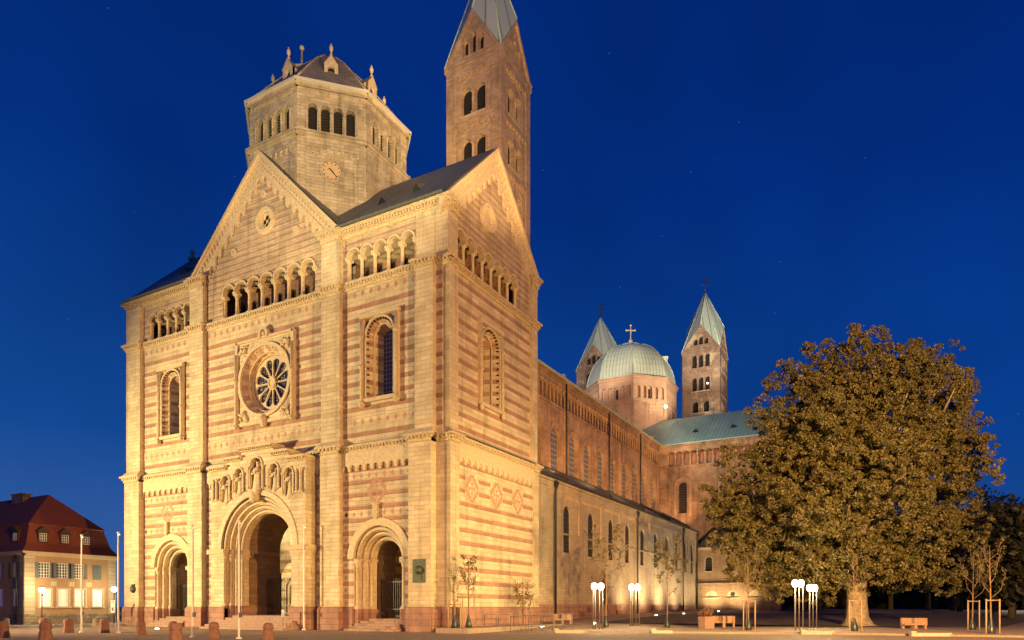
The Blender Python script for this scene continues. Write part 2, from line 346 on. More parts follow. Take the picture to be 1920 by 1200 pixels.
M_['tunnel'] = stone('shaded_porch_stone', (.27,.17,.10), (.21,.125,.075), h=.4, length=1.1, stain=.2)  # dark brown carries the shade of the portal passages
M_['lead'] = seam('dark_lead', (.10,.115,.11), (.17,.19,.175), .62, .5, .2)
M_['copper'] = seam('green_copper', (.27,.40,.31), (.37,.49,.39), .62, .55, .1, .35)
M_['copperpale'] = seam('pale_copper', (.44,.55,.44), (.52,.62,.50), .62, .6, .05, .35)
M_['helm'] = seam('green_spire', (.46,.60,.47), (.58,.67,.54), 1.3, .6, .05, .5)
M_['slate'] = stone('stone_roof_slabs', (.30,.26,.20), (.20,.17,.13), h=.24, length=.5, mortar=.02, mc=(.40,.34,.25), stain=.3)
M_['glass'] = glassgrid('leaded_glass', (.035,.045,.11), (.30,.30,.33), .25,.32,.13)
M_['gsp'] = glassgrid('traceried_glass', (.030,.035,.09), (.30,.27,.20), speck=5.5)
M_['gdark'] = glassgrid('dark_glass', (.014,.014,.014), (.10,.085,.07), .34,.42,.13, .55)
M_['glight'] = glassgrid('pale_leaded_glass', (.11,.115,.13), (.40,.40,.42), .5,.62,.13, .2)
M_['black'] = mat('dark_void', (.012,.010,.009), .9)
M_['iron'] = mat('wrought_iron', (.055,.06,.055), .5, .6)
M_['steel'] = mat('brushed_steel', (.13,.11,.095), .6, .3)
M_['twig'] = mat('twig_bark', (.20,.13,.07), .9)
M_['bronze'] = mat('green_bronze', (.075,.085,.055), .5, .5, bump=.05, nscale=14, var=.5)
M_['gold'] = mat('gilt', (.5,.42,.28), .5, .3)
M_['pole'] = mat('white_pole', (.75,.72,.62), .45)
M_['wood'] = mat('stake_wood', (.34,.23,.13), .8, bump=.01, nscale=12, var=.2)
M_['stepst'] = mat('step_stone', (.34,.22,.16), .85, bump=.02, nscale=5, var=.2)
M_['bark'] = mat('bark', (.20,.16,.105), .9, bump=.06, nscale=7, var=.35)
M_['barkdk'] = mat('dark_bark', (.06,.05,.035), .9, bump=.05, nscale=8, var=.3)
M_['white'] = mat('white_paint', (.75,.75,.70), .5)
LE = dict(glow=mat('lamp_glow', (1,1,1), .5, emit=(1,.90,.62), es=14), spotg=mat('spot_glow', (1,1,1), .5, emit=(1,.93,.72), es=9))
def leafmat(name, c, c2, tr=.25):
    m = bpy.data.materials.new(name); m.use_nodes = True; nt = m.node_tree; N = nt.nodes.new; L = nt.links.new
    b = nt.nodes['Principled BSDF']; b.inputs['Roughness'].default_value = .55
    g = N('ShaderNodeNewGeometry'); n = N('ShaderNodeTexNoise'); n.inputs['Scale'].default_value = .5; n.inputs['Detail'].default_value = 3; L(g.outputs['Position'], n.inputs[0])
    ad = N('ShaderNodeMath'); ad.operation = 'MULTIPLY_ADD'; L(g.outputs['Random Per Island'], ad.inputs[0]); ad.inputs[1].default_value = .7
    sb = N('ShaderNodeMath'); sb.operation = 'SUBTRACT'; L(n.outputs['Fac'], sb.inputs[0]); sb.inputs[1].default_value = .33; L(sb.outputs[0], ad.inputs[2])
    mx = N('ShaderNodeMix'); mx.data_type = 'RGBA'; mx.inputs[6].default_value = (*c,1); mx.inputs[7].default_value = (*c2,1); L(ad.outputs[0], mx.inputs[0])
    L(mx.outputs[2], b.inputs['Base Color']); t = N('ShaderNodeBsdfTranslucent'); L(mx.outputs[2], t.inputs[0])
    ms = N('ShaderNodeMixShader'); ms.inputs[0].default_value = tr; L(b.outputs[0], ms.inputs[1]); L(t.outputs[0], ms.inputs[2])
    L(ms.outputs[0], nt.nodes['Material Output'].inputs[0]); return m
M_['leaf'] = leafmat('plane_leaves', (.07,.075,.024), (.215,.175,.055))
M_['leafdk'] = leafmat('park_leaves', (.018,.022,.010), (.035,.035,.015))
M_['leafyg'] = leafmat('sapling_leaves', (.09,.085,.03), (.15,.12,.05))
# ------------------------------------------------------------------ ground, road, pavement
def ground():
    xs = [-900,-400,-200,-120,-90]+[-70+4*i for i in range(41)]+[120,160,240,400,900]
    ys = [-120,-60]+[-44+3.5*i for i in range(50)]+[150,180,240,400,1500]
    mb = MB(); mb.v = [(x,y,gz(x,y)) for y in ys for x in xs]; n = len(xs)
    mb.f = [(j*n+i, j*n+i+1, (j+1)*n+i+1, (j+1)*n+i) for j in range(len(ys)-1) for i in range(n-1)]
    mb.m = [0]*len(mb.f); mb.sm = [True]*len(mb.f)
    m = bpy.data.materials.new('plaza_paving'); m.use_nodes = True; nt = m.node_tree; N = nt.nodes.new; L = nt.links.new
    b = nt.nodes['Principled BSDF']; b.inputs['Roughness'].default_value = .75
    g = N('ShaderNodeNewGeometry'); mp = N('ShaderNodeMapping'); mp.inputs['Rotation'].default_value = (0,0,-YAW); L(g.outputs['Position'], mp.inputs[0])
    k = N('ShaderNodeTexBrick'); k.inputs['Scale'].default_value = 1; k.inputs['Brick Width'].default_value = 1.2; k.inputs['Row Height'].default_value = .9; k.inputs['Mortar Size'].default_value = .03
    k.inputs['Color1'].default_value = (.42,.29,.195,1); k.inputs['Color2'].default_value = (.29,.195,.13,1); k.inputs['Mortar'].default_value = (.09,.07,.055,1); L(mp.outputs[0], k.inputs[0])
    n1 = N('ShaderNodeTexNoise'); n1.inputs['Scale'].default_value = .35; n1.inputs['Detail'].default_value = 8; L(g.outputs['Position'], n1.inputs[0])
    r = N('ShaderNodeMapRange'); r.inputs[1].default_value = .3; r.inputs[2].default_value = .7; r.inputs[3].default_value = .7; r.inputs[4].default_value = 1.2; L(n1.outputs['Fac'], r.inputs[0])
    s = N('ShaderNodeVectorMath'); s.operation = 'SCALE'; L(k.outputs[0], s.inputs[0]); L(r.outputs[0], s.inputs['Scale']); L(s.outputs[0], b.inputs['Base Color'])
    bp = N('ShaderNodeBump'); bp.inputs['Distance'].default_value = .008; L(n1.outputs['Fac'], bp.inputs['Height']); L(bp.outputs[0], b.inputs['Normal'])
    mb.build('ground', m, kind='structure')
ground()
FW = Vector((-math.sin(YAW), math.cos(YAW), 0)); RT = Vector((math.cos(YAW), math.sin(YAW), 0)); C0 = Vector((26.2,-38.3,0))
def cp(r, d, z=0.): v = C0+RT*r+FW*d; return (v.x, v.y, z)
def sheet(name, pts, m, z=None, kind='structure'):
    mb = MB(); mb.poly(pts); mb.build(name, m, kind=kind)
M_['road'] = mat('road_surface', (.25,.19,.135), .8, bump=.01, nscale=14, var=.14)
M_['asph'] = mat('dark_asphalt', (.075,.055,.045), .85, bump=.01, nscale=10, var=.2)
M_['pave'] = stone('pavement_slabs', (.33,.25,.18), (.27,.20,.15), h=.5, length=.9, stain=.2)
M_['kerb'] = mat('pale_kerb', (.36,.30,.22), .8, bump=.02, nscale=8, var=.15)
sheet('road', [cp(-70,-8,.006), cp(70,-8,.006), cp(70,38.9,.006), cp(-6,43.6,.006), cp(-70,39,.006)], M_['road'])
def slab():   # raised pavement behind the kerb, right of the cathedral corner
    q = [(3.3,45.6),(18.2,43.6),(28.3,38.4),(60,36.8),(60,49.5),(22,56),(14,56.5),(6.5,54.0),(3.6,50.0)]
    top = [Vector(cp(a,b)) for a,b in q]; mb = MB(); n = len(q)
    mb.poly([(p.x,p.y,.12) for p in top]); 
    mb.add([(p.x,p.y,.12) for p in top]+[(p.x,p.y,-.1) for p in top], [(i,(i+1)%n,(i+1)%n+n,i+n) for i in range(n)], 1)
    mb.build('pavement', [mat('pavement_paving', (.36,.26,.175), .8, bump=.01, nscale=7, var=.18), mat('kerb_face', (.22,.16,.11), .85, var=.2)], kind='structure')
slab()
sheet('churchyard_path', [(4.2,16.5,gz(4.2,16.5)+.03),(33,27,.05),(42,60,gz(42,60)+.06),(24,62,gz(24,62)+.06),(4.2,40,gz(4.2,40)+.05)], M_['asph'])
def platform():
    mb = MB(); mb.box(.15,-1.3,-.1,2.6,8.4,.34,0)
    mb.add([(.15,8.4,.34),(2.6,8.4,.34),(2.6,13.6,.30),(.15,13.6,.30),(.15,8.4,-.1),(2.6,8.4,-.1),(2.6,13.6,-.1),(.15,13.6,-.1)],[(0,1,2,3),(1,5,6,2),(2,6,7,3)],0)
    mb.build('planting_strip', [M_['pave']], kind='structure')
platform()
def kerbs():
    for r,d,l in ((3.75,45.2,1.9),(9.6,44.6,1.3),(18.9,43.1,2.0),(24.2,40.3,2.2)):
        p = Vector(cp(r,d)); t = thing('kerb_block', 'low pale stone kerb block at the pavement edge', 'kerb block', (p.x,p.y,0), 'pale kerb blocks along the pavement edge')
        mb = MB(); M = Matrix.Translation(p) @ Matrix.Rotation(YAW-.1,4,'Z'); mb.M = M; mb.box(-l/2,-.18,0,l/2,.18,.2); mb.box(-l/2-.03,-.2,.2,-l/2+.25,.2,.30)
        mb.build('kerb_stone', M_['kerb'], t)
kerbs()
# ------------------------------------------------------------------ cathedral
CATH = thing('cathedral', 'floodlit Romanesque cathedral of banded cream and pink stone with copper domes and spires', 'cathedral', (-17.5, 0, 0))
def P(name, mb, mats, parent=CATH, label=None): return mb.build(name, mats, parent, label)
I4 = Matrix.Identity(4)
FR = I4                                                   # front: u = X, d = Y
SD = Matrix.Rotation(PI/2, 4, 'Z')                        # south flank: u = Y, d = -X
XC = -17.5
S3 = [M_['low'], M_['cream'], M_['plain'], M_['pink'], M_['plinth'], M_['carve']]
S3U = [M_['up'], M_['cream'], M_['plain'], M_['pink'], M_['plinth'], M_['carve']]
S3G = [M_['gab'], M_['cream'], M_['plain'], M_['pink'], M_['plinth'], M_['carve']]
PIL = [(-35.1,-33.0), (-26.3,-24.5), (-11.2,-9.4), (-3.05,-1.15)]
# ---- lower storey, front
LP, CP_, RP = -29.1, -17.25, -6.05
mb = MB(FR)
mb.panel([(-33.3,0),(-2.9,0),(-2.9,12.9),(-33.3,12.9)], [arch(LP,2.3,0,5.2), arch(CP_,4.35,0,6.35,18), arch(RP,2.3,0,5.2)], .5, 1.2, 0, 2)
for i,(a,b) in enumerate(PIL):
    mb.box(a,0,1.7,b,.6,12.9,1)
    mb.box(a-.12,-.16,0,b+.12,.62,1.58,4); mb.box(a-.08,-.10,1.58,b+.08,.62,1.72,4)
mb.box(-1.15,.62,1.7,-.02,1.6,12.9,1); mb.box(-1.03,.50,0,.1,1.6,1.58,4); mb.box(-1.06,.54,1.58,.06,1.6,1.72,4)
segs = [(-32.88,LP-2.35),(LP+2.35,-26.42),(-24.38,-22.6),(-11.9,-11.32),(-9.28,RP-2.35),(RP+2.35,-3.17)]
for a,b in segs: mb.box(a,.36,0,b,.62,1.58,4); mb.box(a,.42,1.58,b,.62,1.71,4)
for a,b,n in ((-33.0,-26.3,9),(-9.4,-3.05,9)):             # blind arcade and diamond courses of the outer bays
    mb.box(a,.34,12.2,b,.52,12.88,2); mb.scallop(a,b,12.2,11.72,n,.34,.5,.3,.2,2)
    for i in range(9): mb.diam(a+(i+.5)*(b-a)/9, 11.155, .17,.22, .494, 3)
    c = (a+b)/2
    for i in range(9):
        if abs(a+(i+.5)*(b-a)/9-c) > .5: mb.diam(a+(i+.5)*(b-a)/9, 8.41, .17,.22, .494, 3)
    for k in range(10):
        z = 10.24-k*.915
        if z < 2: break
        for q in (a+.28, b-.28): mb.diam(q, z, .17,.22, .494, 3)
    # quatrefoil inlay
    sq = .19
    for i in range(-4,5):
        for j in range(-4,5):
            if 4 <= abs(i)+abs(j)*1.0 <= 5 and max(abs(i),abs(j)) <= 4: mb.add([(c+(i-.5)*sq,.492,10.0+(j-.5)*sq*1.1),(c+(i+.5)*sq,.492,10.0+(j-.5)*sq*1.1),(c+(i+.5)*sq,.492,10.0+(j+.5)*sq*1.1),(c+(i-.5)*sq,.492,10.0+(j+.5)*sq*1.1)],[(0,1,2,3)],3)
    for dx,dz in ((0,0),(.27,0),(-.27,0),(0,.33),(0,-.33)): mb.diam(c+dx, 10.0+dz, .14,.17, .490, 3)
    # little heraldic corbel over the arch
    mb.box(c-.2,.26,8.25,c+.2,.49,9.0,5); mb.taper(c,.36,7.95,8.25,.1,.06,.24,.13,5); mb.box(c-.28,.22,9.0,c+.28,.49,9.12,5)
for u in (-23.95,-11.85):                                   # diamond columns beside the central portal
    mb.box(u-.55,.36,12.2,u+.55,.5,12.88,2); mb.scallop(u-.55,u+.55,12.2,11.8,2,.36,.5,.3,.2,2)
    for k in range(11):
        z = 11.155-k*.915
        for q in (u-.25, u+.25): mb.diam(q, z, .15,.21, .493, 3)
mb.cornice(-33.0,-3.0,12.88,13.42,.5,.28,5,None,.3)
for a,b in PIL: mb.cornice(a,b,12.9,13.46,0,.34,5,None,.3)
mb.cornice(-1.1,0,12.9,13.46,.62,.3,5,None,.3)
for a,b in PIL: mb.add([(a-.2,-.25,13.46),(b+.2,-.25,13.46),(b+.2,.7,13.46),(a-.2,.7,13.46),(a+.1,.2,13.95),(b-.1,.2,13.95),(b-.1,.7,13.95),(a+.1,.7,13.95)],[(0,1,5,4),(1,2,6,5),(3,0,4,7),(4,5,6,7)],2)
mb.add([(-33,.25,13.42),(-3,.25,13.42),(-3,.62,13.72),(-33,.62,13.72)],[(0,1,2,3)],2)
lower = P('lower_wall', mb, S3)
# plaque and emblem on the corner pilasters
mb = MB(FR); mb.box(-2.62,-.07,3.35,-1.62,.0,4.95,0); mb.ball(-2.12,-.06,4.2,.3,10,0); mb.box(-2.35,-.1,3.55,-1.9,-.05,4.0,0); P('bronze_plaque', mb, M_['bronze'], lower)
mb = MB(FR); mb.lathe(-33.75,0,[(.01,2.9)],3,0) if False else None
mb.ball(-33.7,-.02,3.3,.3,12,0,1.2); mb.box(-33.9,-.12,3.55,-33.5,.0,3.75,0); P('heraldic_emblem', mb, M_['bronze'], lower)
# ---- side portals
def side_portal(cu):
    mb = MB(FR); zs = 5.2
    mb.ring(cu,2.3,2.85,5.2,zs,.40,.52,2,None,18)
    for k,(ri,ro,d) in enumerate(((1.95,2.3,.75),(1.65,1.95,1.1),(1.32,1.65,1.5))):
        mb.ring(cu,ri,ro,1.0,zs,d,d+.5,1,None,18)
        mb.tube([(cu+(ri+.16)*math.cos(PI*i/16), d-.04, zs+(ri+.16)*math.sin(PI*i/16)) for i in range(17)], .13, 6, 2)
        for s in (-1,1):
            mb.col(cu+s*(ri+.18), d-.05, 1.55, 5.0, .14, 2); mb.box(cu+s*(ri-.03),d-.25,.0,cu+s*(ro+.02),4,1.55,4); mb.box(cu+s*ri-s*.06,d-.28,4.98,cu+s*ro,d+.5,5.2,5)
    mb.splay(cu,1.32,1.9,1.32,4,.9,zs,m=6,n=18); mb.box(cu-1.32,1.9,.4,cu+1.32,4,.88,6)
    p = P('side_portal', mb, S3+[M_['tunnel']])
    mb = MB(FR)
    for i in range(5): mb.box(cu-2.25+i*.12,-.65+i*.42,-.1,cu+2.25-i*.12,2.6,.17*(i+1),0)
    P('steps', mb, M_['stepst'], p)
    mb = MB(FR); d = 2.3; n = 13
    for i in range(n+1): 
        u = cu-1.25+2.5*i/n; mb.tube([(u,d,.9),(u,d,3.75)],.022,4,0,False)
        mb.lathe(u,d,[(.03,3.75),(.001,3.9)],4,0)
    for z in (1.0,1.5,3.5): mb.box(cu-1.3,d-.03,z,cu+1.3,d+.03,z+.07,0)
    P('iron_gate', mb, M_['iron'], p)
side_portal(LP); side_portal(RP)
# ---- central portal with stepped gable and statues
def main_portal():
    mb = MB(FR); c = CP_; zs = 6.35; D = -.6
    out = [(-22.5,6.3),(-22.5,12.62),(-20.7,12.62),(-20.7,13.2),(-18.95,13.2),(-18.95,13.85),(-15.45,13.85),(-15.45,13.2),(-13.75,13.2),(-13.75,12.62),(-12.05,12.62),(-12.05,6.3)]
    NI = [(-20.75,10.05,11.75,.42),(-19.2,10.6,12.2,.42),(-17.25,10.75,12.6,.66),(-15.3,10.6,12.2,.42),(-13.75,10.05,11.75,.42)]
    a = arch(c,4.0,6.3,zs,24)[2:]
    o = out[:1]+out[1:]+[(c+4.0,6.3)]+a+[(c-4.0,6.3)]
    mb.panel(o[::-1], [arch(x,r,z0,z1,10) for x,z0,z1,r in NI], D, .5, 1, 2)
    for x,z0,z1,r in NI:   # niche backs, archivolts and colonnettes
        mb.panel([(x-r,z0),(x+r,z0),(x+r,z1+r+.05),(x-r,z1+r+.05)],(),-.05,None,2)
        mb.ring(x,r,r+.11,z0+.1,z1,D-.10,D,2,None,12)
        for s in (-1,1): mb.col(x+s*(r+.15),D-.1,z0+.15,z1,.065,2,8)
        mb.lathe(x,D+.18,[(.12,z0-.5),(.2,z0-.3),(r*.8,z0-.05),(r*.85,z0+.02)],10,5)
    for x in (-22.1,-21.7,-12.85,-12.45): mb.col(x,D-.12,10.2,12.0,.10,2,8)
    for (x0,x1,z) in ((-22.5,-20.7,12.62),(-20.7,-18.95,13.2),(-18.95,-15.45,13.85),(-15.45,-13.75,13.2),(-13.75,-12.05,12.62)):
        mb.box(x0-.05,D-.18,z,x1+.05,.48,z+.2,5); mb.box(x0-.14,D-.36,z+.2,x1+.14,.46,z+.36,2)
        n = int((x1-x0)/.22)
        for i in range(n): mb.box(x0+(i+.3)*(x1-x0)/n,D-.32,z+.06,x0+(i+.7)*(x1-x0)/n,D-.18,z+.2,5)
    # blocks of the stepped top running back to the wall
    mb.box(-18.8,-.2,13.3,-15.6,.9,14.15,3); mb.box(-20.6,-.2,12.7,-13.9,.9,13.5,3)
    # piers
    for x0,x1 in ((-22.5,-21.0),(-13.5,-12.05)):
        mb.box(x0,D,1.7,x1,.5,5.7,1); mb.box(x0-.12,D-.12,0,x1+.12,.5,1.6,4); mb.box(x0-.08,D-.08,1.6,x1+.08,.5,1.73,4)
        mb.box(x0-.1,D-.1,5.7,x1+.1,.5,5.95,5); mb.box(x0-.25,D-.25,5.95,x1+.25,.5,6.32,5)
    mb.ring(c,4.0,4.42,6.35,zs,D-.08,.3,2,None,24)
    for i in range(23):
        q = PI*(i+1)/24; mb.lathe(c+4.21*math.cos(q), D-.1, [(.0,0)],3,0) if False else mb.box(c+4.21*math.cos(q)-.035,D-.10,zs+4.21*math.sin(q)-.035,c+4.21*math.cos(q)+.035,D-.08,zs+4.21*math.sin(q)+.035,6)
    for k,(ri,ro,d) in enumerate(((3.66,4.0,-.32),(3.34,3.66,-.02),(3.04,3.34,.28),(2.75,3.04,.58))):
        mb.ring(c,ri,ro,1.2,zs,d,d+.5,1 if k != 1 else 5,None,24)
        mb.tube([(c+(ri+.17)*math.cos(PI*i/22), d-.06, zs+(ri+.17)*math.sin(PI*i/22)) for i in range(23)], .12, 7, 2)
        for s in (-1,1):
            mb.col(c+s*(ri+.18), d-.08, 1.8, 5.75, .12, 2, 10); mb.box(c+s*(ri-.03),d-.3,.0,c+s*ro,4,1.8,4); mb.box(c+s*(ri-.06),d-.3,5.74,c+s*ro,d+.6,6.34,5)
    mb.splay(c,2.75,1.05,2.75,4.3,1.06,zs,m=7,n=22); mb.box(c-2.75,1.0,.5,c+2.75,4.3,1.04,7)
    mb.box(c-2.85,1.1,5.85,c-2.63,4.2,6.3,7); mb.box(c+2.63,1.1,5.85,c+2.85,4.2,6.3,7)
    # keystone carving below the central statue
    mb.ball(c,D-.2,10.25,.42,10,5,1.2); mb.taper(c,D-.2,10.1,10.75,.2,.12,.5,.3,5)
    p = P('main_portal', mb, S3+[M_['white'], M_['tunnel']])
    mb = MB(FR)
    for i in range(6): mb.box(c-4.6+i*.12,-2.2+i*.4,-.1,c+4.6-i*.12,3,.17*(i+1),0)
    P('steps', mb, M_['stepst'], p)
    mb = MB(FR); d = 2.9; n = 30
    for i in range(n+1):
        u = c-2.7+5.4*i/n; mb.tube([(u,d,1.05),(u,d,4.05)],.020,4,0,False); mb.lathe(u,d,[(.03,4.05),(.001,4.2)],4,0)
    for z in (1.15,1.75,3.75): mb.box(c-2.75,d-.03,z,c+2.75,d+.03,z+.08,0)
    for u in (c-1.2,c+1.2): mb.box(u-.06,d-.06,1.05,u+.06,d+.06,4.3,0); mb.ball(u,d,4.4,.09,8,0)
    P('iron_gate', mb, M_['iron'], p)
    rnd = random.Random(4)
    for j,(x,z0,z1,r) in enumerate(NI):
        mb = MB(FR); H = (z1+r-z0)*.86; y = D+.16; w = r*(.78 if j != 2 else .74); n = 16
        prof = [(w*.9,0),(w*.95,.05),(w*.78,.3),(w*.7,.5),(w*.86,.66),(w*.92,.76),(w*.5,.815),(w*.24,.835),(w*.33,.87),(w*.36,.92),(w*.28,.965),(w*.05,1)]
        pts=[]; 
        for pr,pz in prof:
            for i in range(n):
                a = 2*PI*i/n; rr = pr*(1+.16*math.sin(a*5+pz*4+j)*(pz<.8)); pts.append((x+rr*math.cos(a), y+rr*.62*math.sin(a), z0+pz*H))
        mb.add(pts, [(k*n+i,k*n+(i+1)%n,(k+1)*n+(i+1)%n,(k+1)*n+i) for k in range(len(prof)-1) for i in range(n)], 0, True)
        s = 1 if j%2 else -1
        mb.tube([(x-w*.8,y-.05,z0+H*.74),(x-w*.75,y-.28,z0+H*.58),(x-w*.1,y-.36,z0+H*.62)],[.09,.08,.055],6,0)
        mb.tube([(x+w*.8,y-.05,z0+H*.74),(x+w*.8,y-.24,z0+H*.58),(x+w*.2*s,y-.36,z0+H*.66)],[.09,.08,.055],6,0)
        mb.box(x-.1,y-.42,z0+H*.58,x+.12,y-.32,z0+H*.72,0)
        if j in (0,3,4): mb.tube([(x+s*w*.9,y-.3,z0),(x+s*w*.7,y-.3,z0+H*.95)],.025,5,0)
        if j == 2: mb.ball(x+.22,y-.3,z0+H*.74,.13,8,0,1.3); mb.lathe(x,y,[(.12,z0+H*.96),(.17,z0+H*1.03)],8,0)
        P('statue', mb, M_['plain'], p)
main_portal()
# ---- porch hall behind the portals
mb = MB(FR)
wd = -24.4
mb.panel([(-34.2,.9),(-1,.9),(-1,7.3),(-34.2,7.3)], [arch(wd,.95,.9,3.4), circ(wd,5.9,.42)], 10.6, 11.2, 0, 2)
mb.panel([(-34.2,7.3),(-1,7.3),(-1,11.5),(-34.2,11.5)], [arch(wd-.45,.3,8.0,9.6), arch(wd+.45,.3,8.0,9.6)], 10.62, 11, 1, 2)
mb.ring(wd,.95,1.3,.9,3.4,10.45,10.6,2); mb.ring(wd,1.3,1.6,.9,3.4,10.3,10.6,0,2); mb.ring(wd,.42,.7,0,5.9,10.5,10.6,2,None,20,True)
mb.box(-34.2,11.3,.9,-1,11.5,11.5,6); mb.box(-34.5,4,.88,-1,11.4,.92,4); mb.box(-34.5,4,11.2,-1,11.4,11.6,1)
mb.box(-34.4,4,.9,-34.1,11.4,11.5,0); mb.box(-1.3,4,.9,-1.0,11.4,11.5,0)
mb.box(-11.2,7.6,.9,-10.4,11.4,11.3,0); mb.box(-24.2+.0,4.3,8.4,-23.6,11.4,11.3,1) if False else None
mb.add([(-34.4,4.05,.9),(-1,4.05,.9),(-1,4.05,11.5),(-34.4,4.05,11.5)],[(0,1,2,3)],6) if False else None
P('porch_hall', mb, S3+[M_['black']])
mb = MB(FR); mb.box(-34.6,13.9,0,-.6,14.0,29,0); mb.box(-35.1,.3,0,-34.9,14,29.0,0); mb.box(-34.4,4.0,11.6,-.4,13.9,12.2,0)
mb.box(-34.4,2.6,25.0,-1.5,2.7,29,0)
P('rear_wall', mb, M_['up'])
# ---- upper storey, front
ZS1, ZS2 = 13.4, 25.15
def big_window(M, cu, name='arched_window'):
    mb = MB(M); z0, zs, r = 16.7, 21.05, 1.22
    mb.splay(cu,r,.45,.66,1.75,z0,zs,17.05,2,1,18) if False else None
    # splayed jambs carry on the bands of the wall
    mb.splay(cu,r,.40,.92,.85,z0,zs,16.85,0,3,18); mb.splay(cu,.92,.85,.92,1.02,16.85,zs,None,1,1,18); mb.splay(cu,.92,1.02,.66,1.6,16.85,zs,17.0,0,3,18)
    mb.tube([(cu-.92,.85,16.9),(cu-.92,.85,zs)]+[(cu-.92*math.cos(PI*i/16),.85,zs+.92*math.sin(PI*i/16)) for i in range(1,16)]+[(cu+.92,.85,zs),(cu+.92,.85,16.9)],.06,6,2)
    mb.ring(cu,r,r+.14,16.7,zs,.30,.45,2,None,18)
    for i in range(24):                                      # studs on the inner order
        if i < 9: q = [(cu-r+.09, 17+.45*i), (cu+r-.09, 17+.45*i)]
        else: a = PI*(i-9)/14; q = [(cu+(r-.09)*math.cos(a), zs+(r-.09)*math.sin(a))]
        for x,z in q: mb.box(x-.04,.36,z-.05,x+.04,.52,z+.05,6)
    p = P(name, mb, S3U+[M_['iron']])
    mb = MB(M)
    mb.panel([(cu-1.72,21.0),(cu+1.72,21.0),(cu+1.72,22.6),(cu-1.72,22.6)],[arch(cu,r+.12,20.9,zs)[2:]+[(cu-r-.12,21.02),(cu+r+.12,21.02)]] if False else [],.5,None,0) if False else None
    for s in (-1,1):
        mb.box(cu+s*1.44,.22,16.4,cu+s*1.7,.5,22.35,0); mb.tube([(cu+s*1.57,.22,16.4),(cu+s*1.57,.22,22.3)],.11,8,0)
        for z in (16.3,18.9,21.0): mb.lathe(cu+s*1.57,.2,[(.12,z-.12),(.2,z),(.12,z+.12)],8,0)
        mb.ball(cu+s*1.57,.2,16.15,.2,8,0); 
        for dx,dz in ((0,0),(.09,0),(-.09,0),(0,.1),(0,-.1)): mb.box(cu+s*1.25+dx-.045,.475,22.1+dz-.05,cu+s*1.25+dx+.045,.51,22.1+dz+.05,1)
    mb.box(cu-1.75,.18,22.35,cu+1.75,.5,22.6,0); mb.box(cu-1.75,.24,16.35,cu+1.75,.5,16.62,0)
    P('window_frame', mb, [M_['plain'], M_['iron']], p)
    mb = MB(M); mb.panel(arch(cu,.7,17.0,zs,16),(),1.6,None,0); P('leaded_glass', mb, M_['glass'], p)
mb = MB(FR); ctr = -17.4
mb.panel([(-34.6,ZS1),(-.6,ZS1),(-.6,ZS2),(-34.6,ZS2)], [arch(-29.0,1.22,16.7,21.05), circ(ctr,19.6,2.75,36), arch(-5.85,1.22,16.7,21.05)], .5, .6, 0)
PU = [(-35.0,-33.0),(-26.2,-24.5),(-11.2,-9.4),(-2.6,-1.1)]
for a,b in PU: mb.box(a,.12,ZS1,b,.55,ZS2,1)
mb.box(-1.1,.62,ZS1,-.02,1.6,ZS2,1)
for a,b,zz in ((-33.0,-26.2,(24.35,15.05)),(-24.5,-11.2,(24.35,15.05)),(-9.4,-2.6,(24.35,15.05))):
    n = round((b-a)/.72)
    for z in zz:
        mb.box(a,.488,z-.4,b,.51,z+.4,1)
        for i in range(n): mb.diam(a+(i+.5)*(b-a)/n, z, .18,.26, .482, 3)
    for k in range(9):
        z = 22.87-k*.92
        for q in (a+.3, b-.3): mb.diam(q, z, .17,.22, .495, 3)
for k in range(9):
    for q in (ctr-3.6,ctr+3.6): mb.diam(q,22.87-k*.92,.17,.22,.495,3)
mb.cornice(-33,-2.6,24.75,25.3,.5,.3,5,None,.26)
for a,b in PU: mb.cornice(a,b,24.75,25.32,.12,.34,5,None,.26)
mb.cornice(-1.1,0,24.75,25.32,.62,.3,5,None,.26)
P('upper_wall', mb, S3U)
big_window(FR, -29.0); big_window(FR, -5.85)
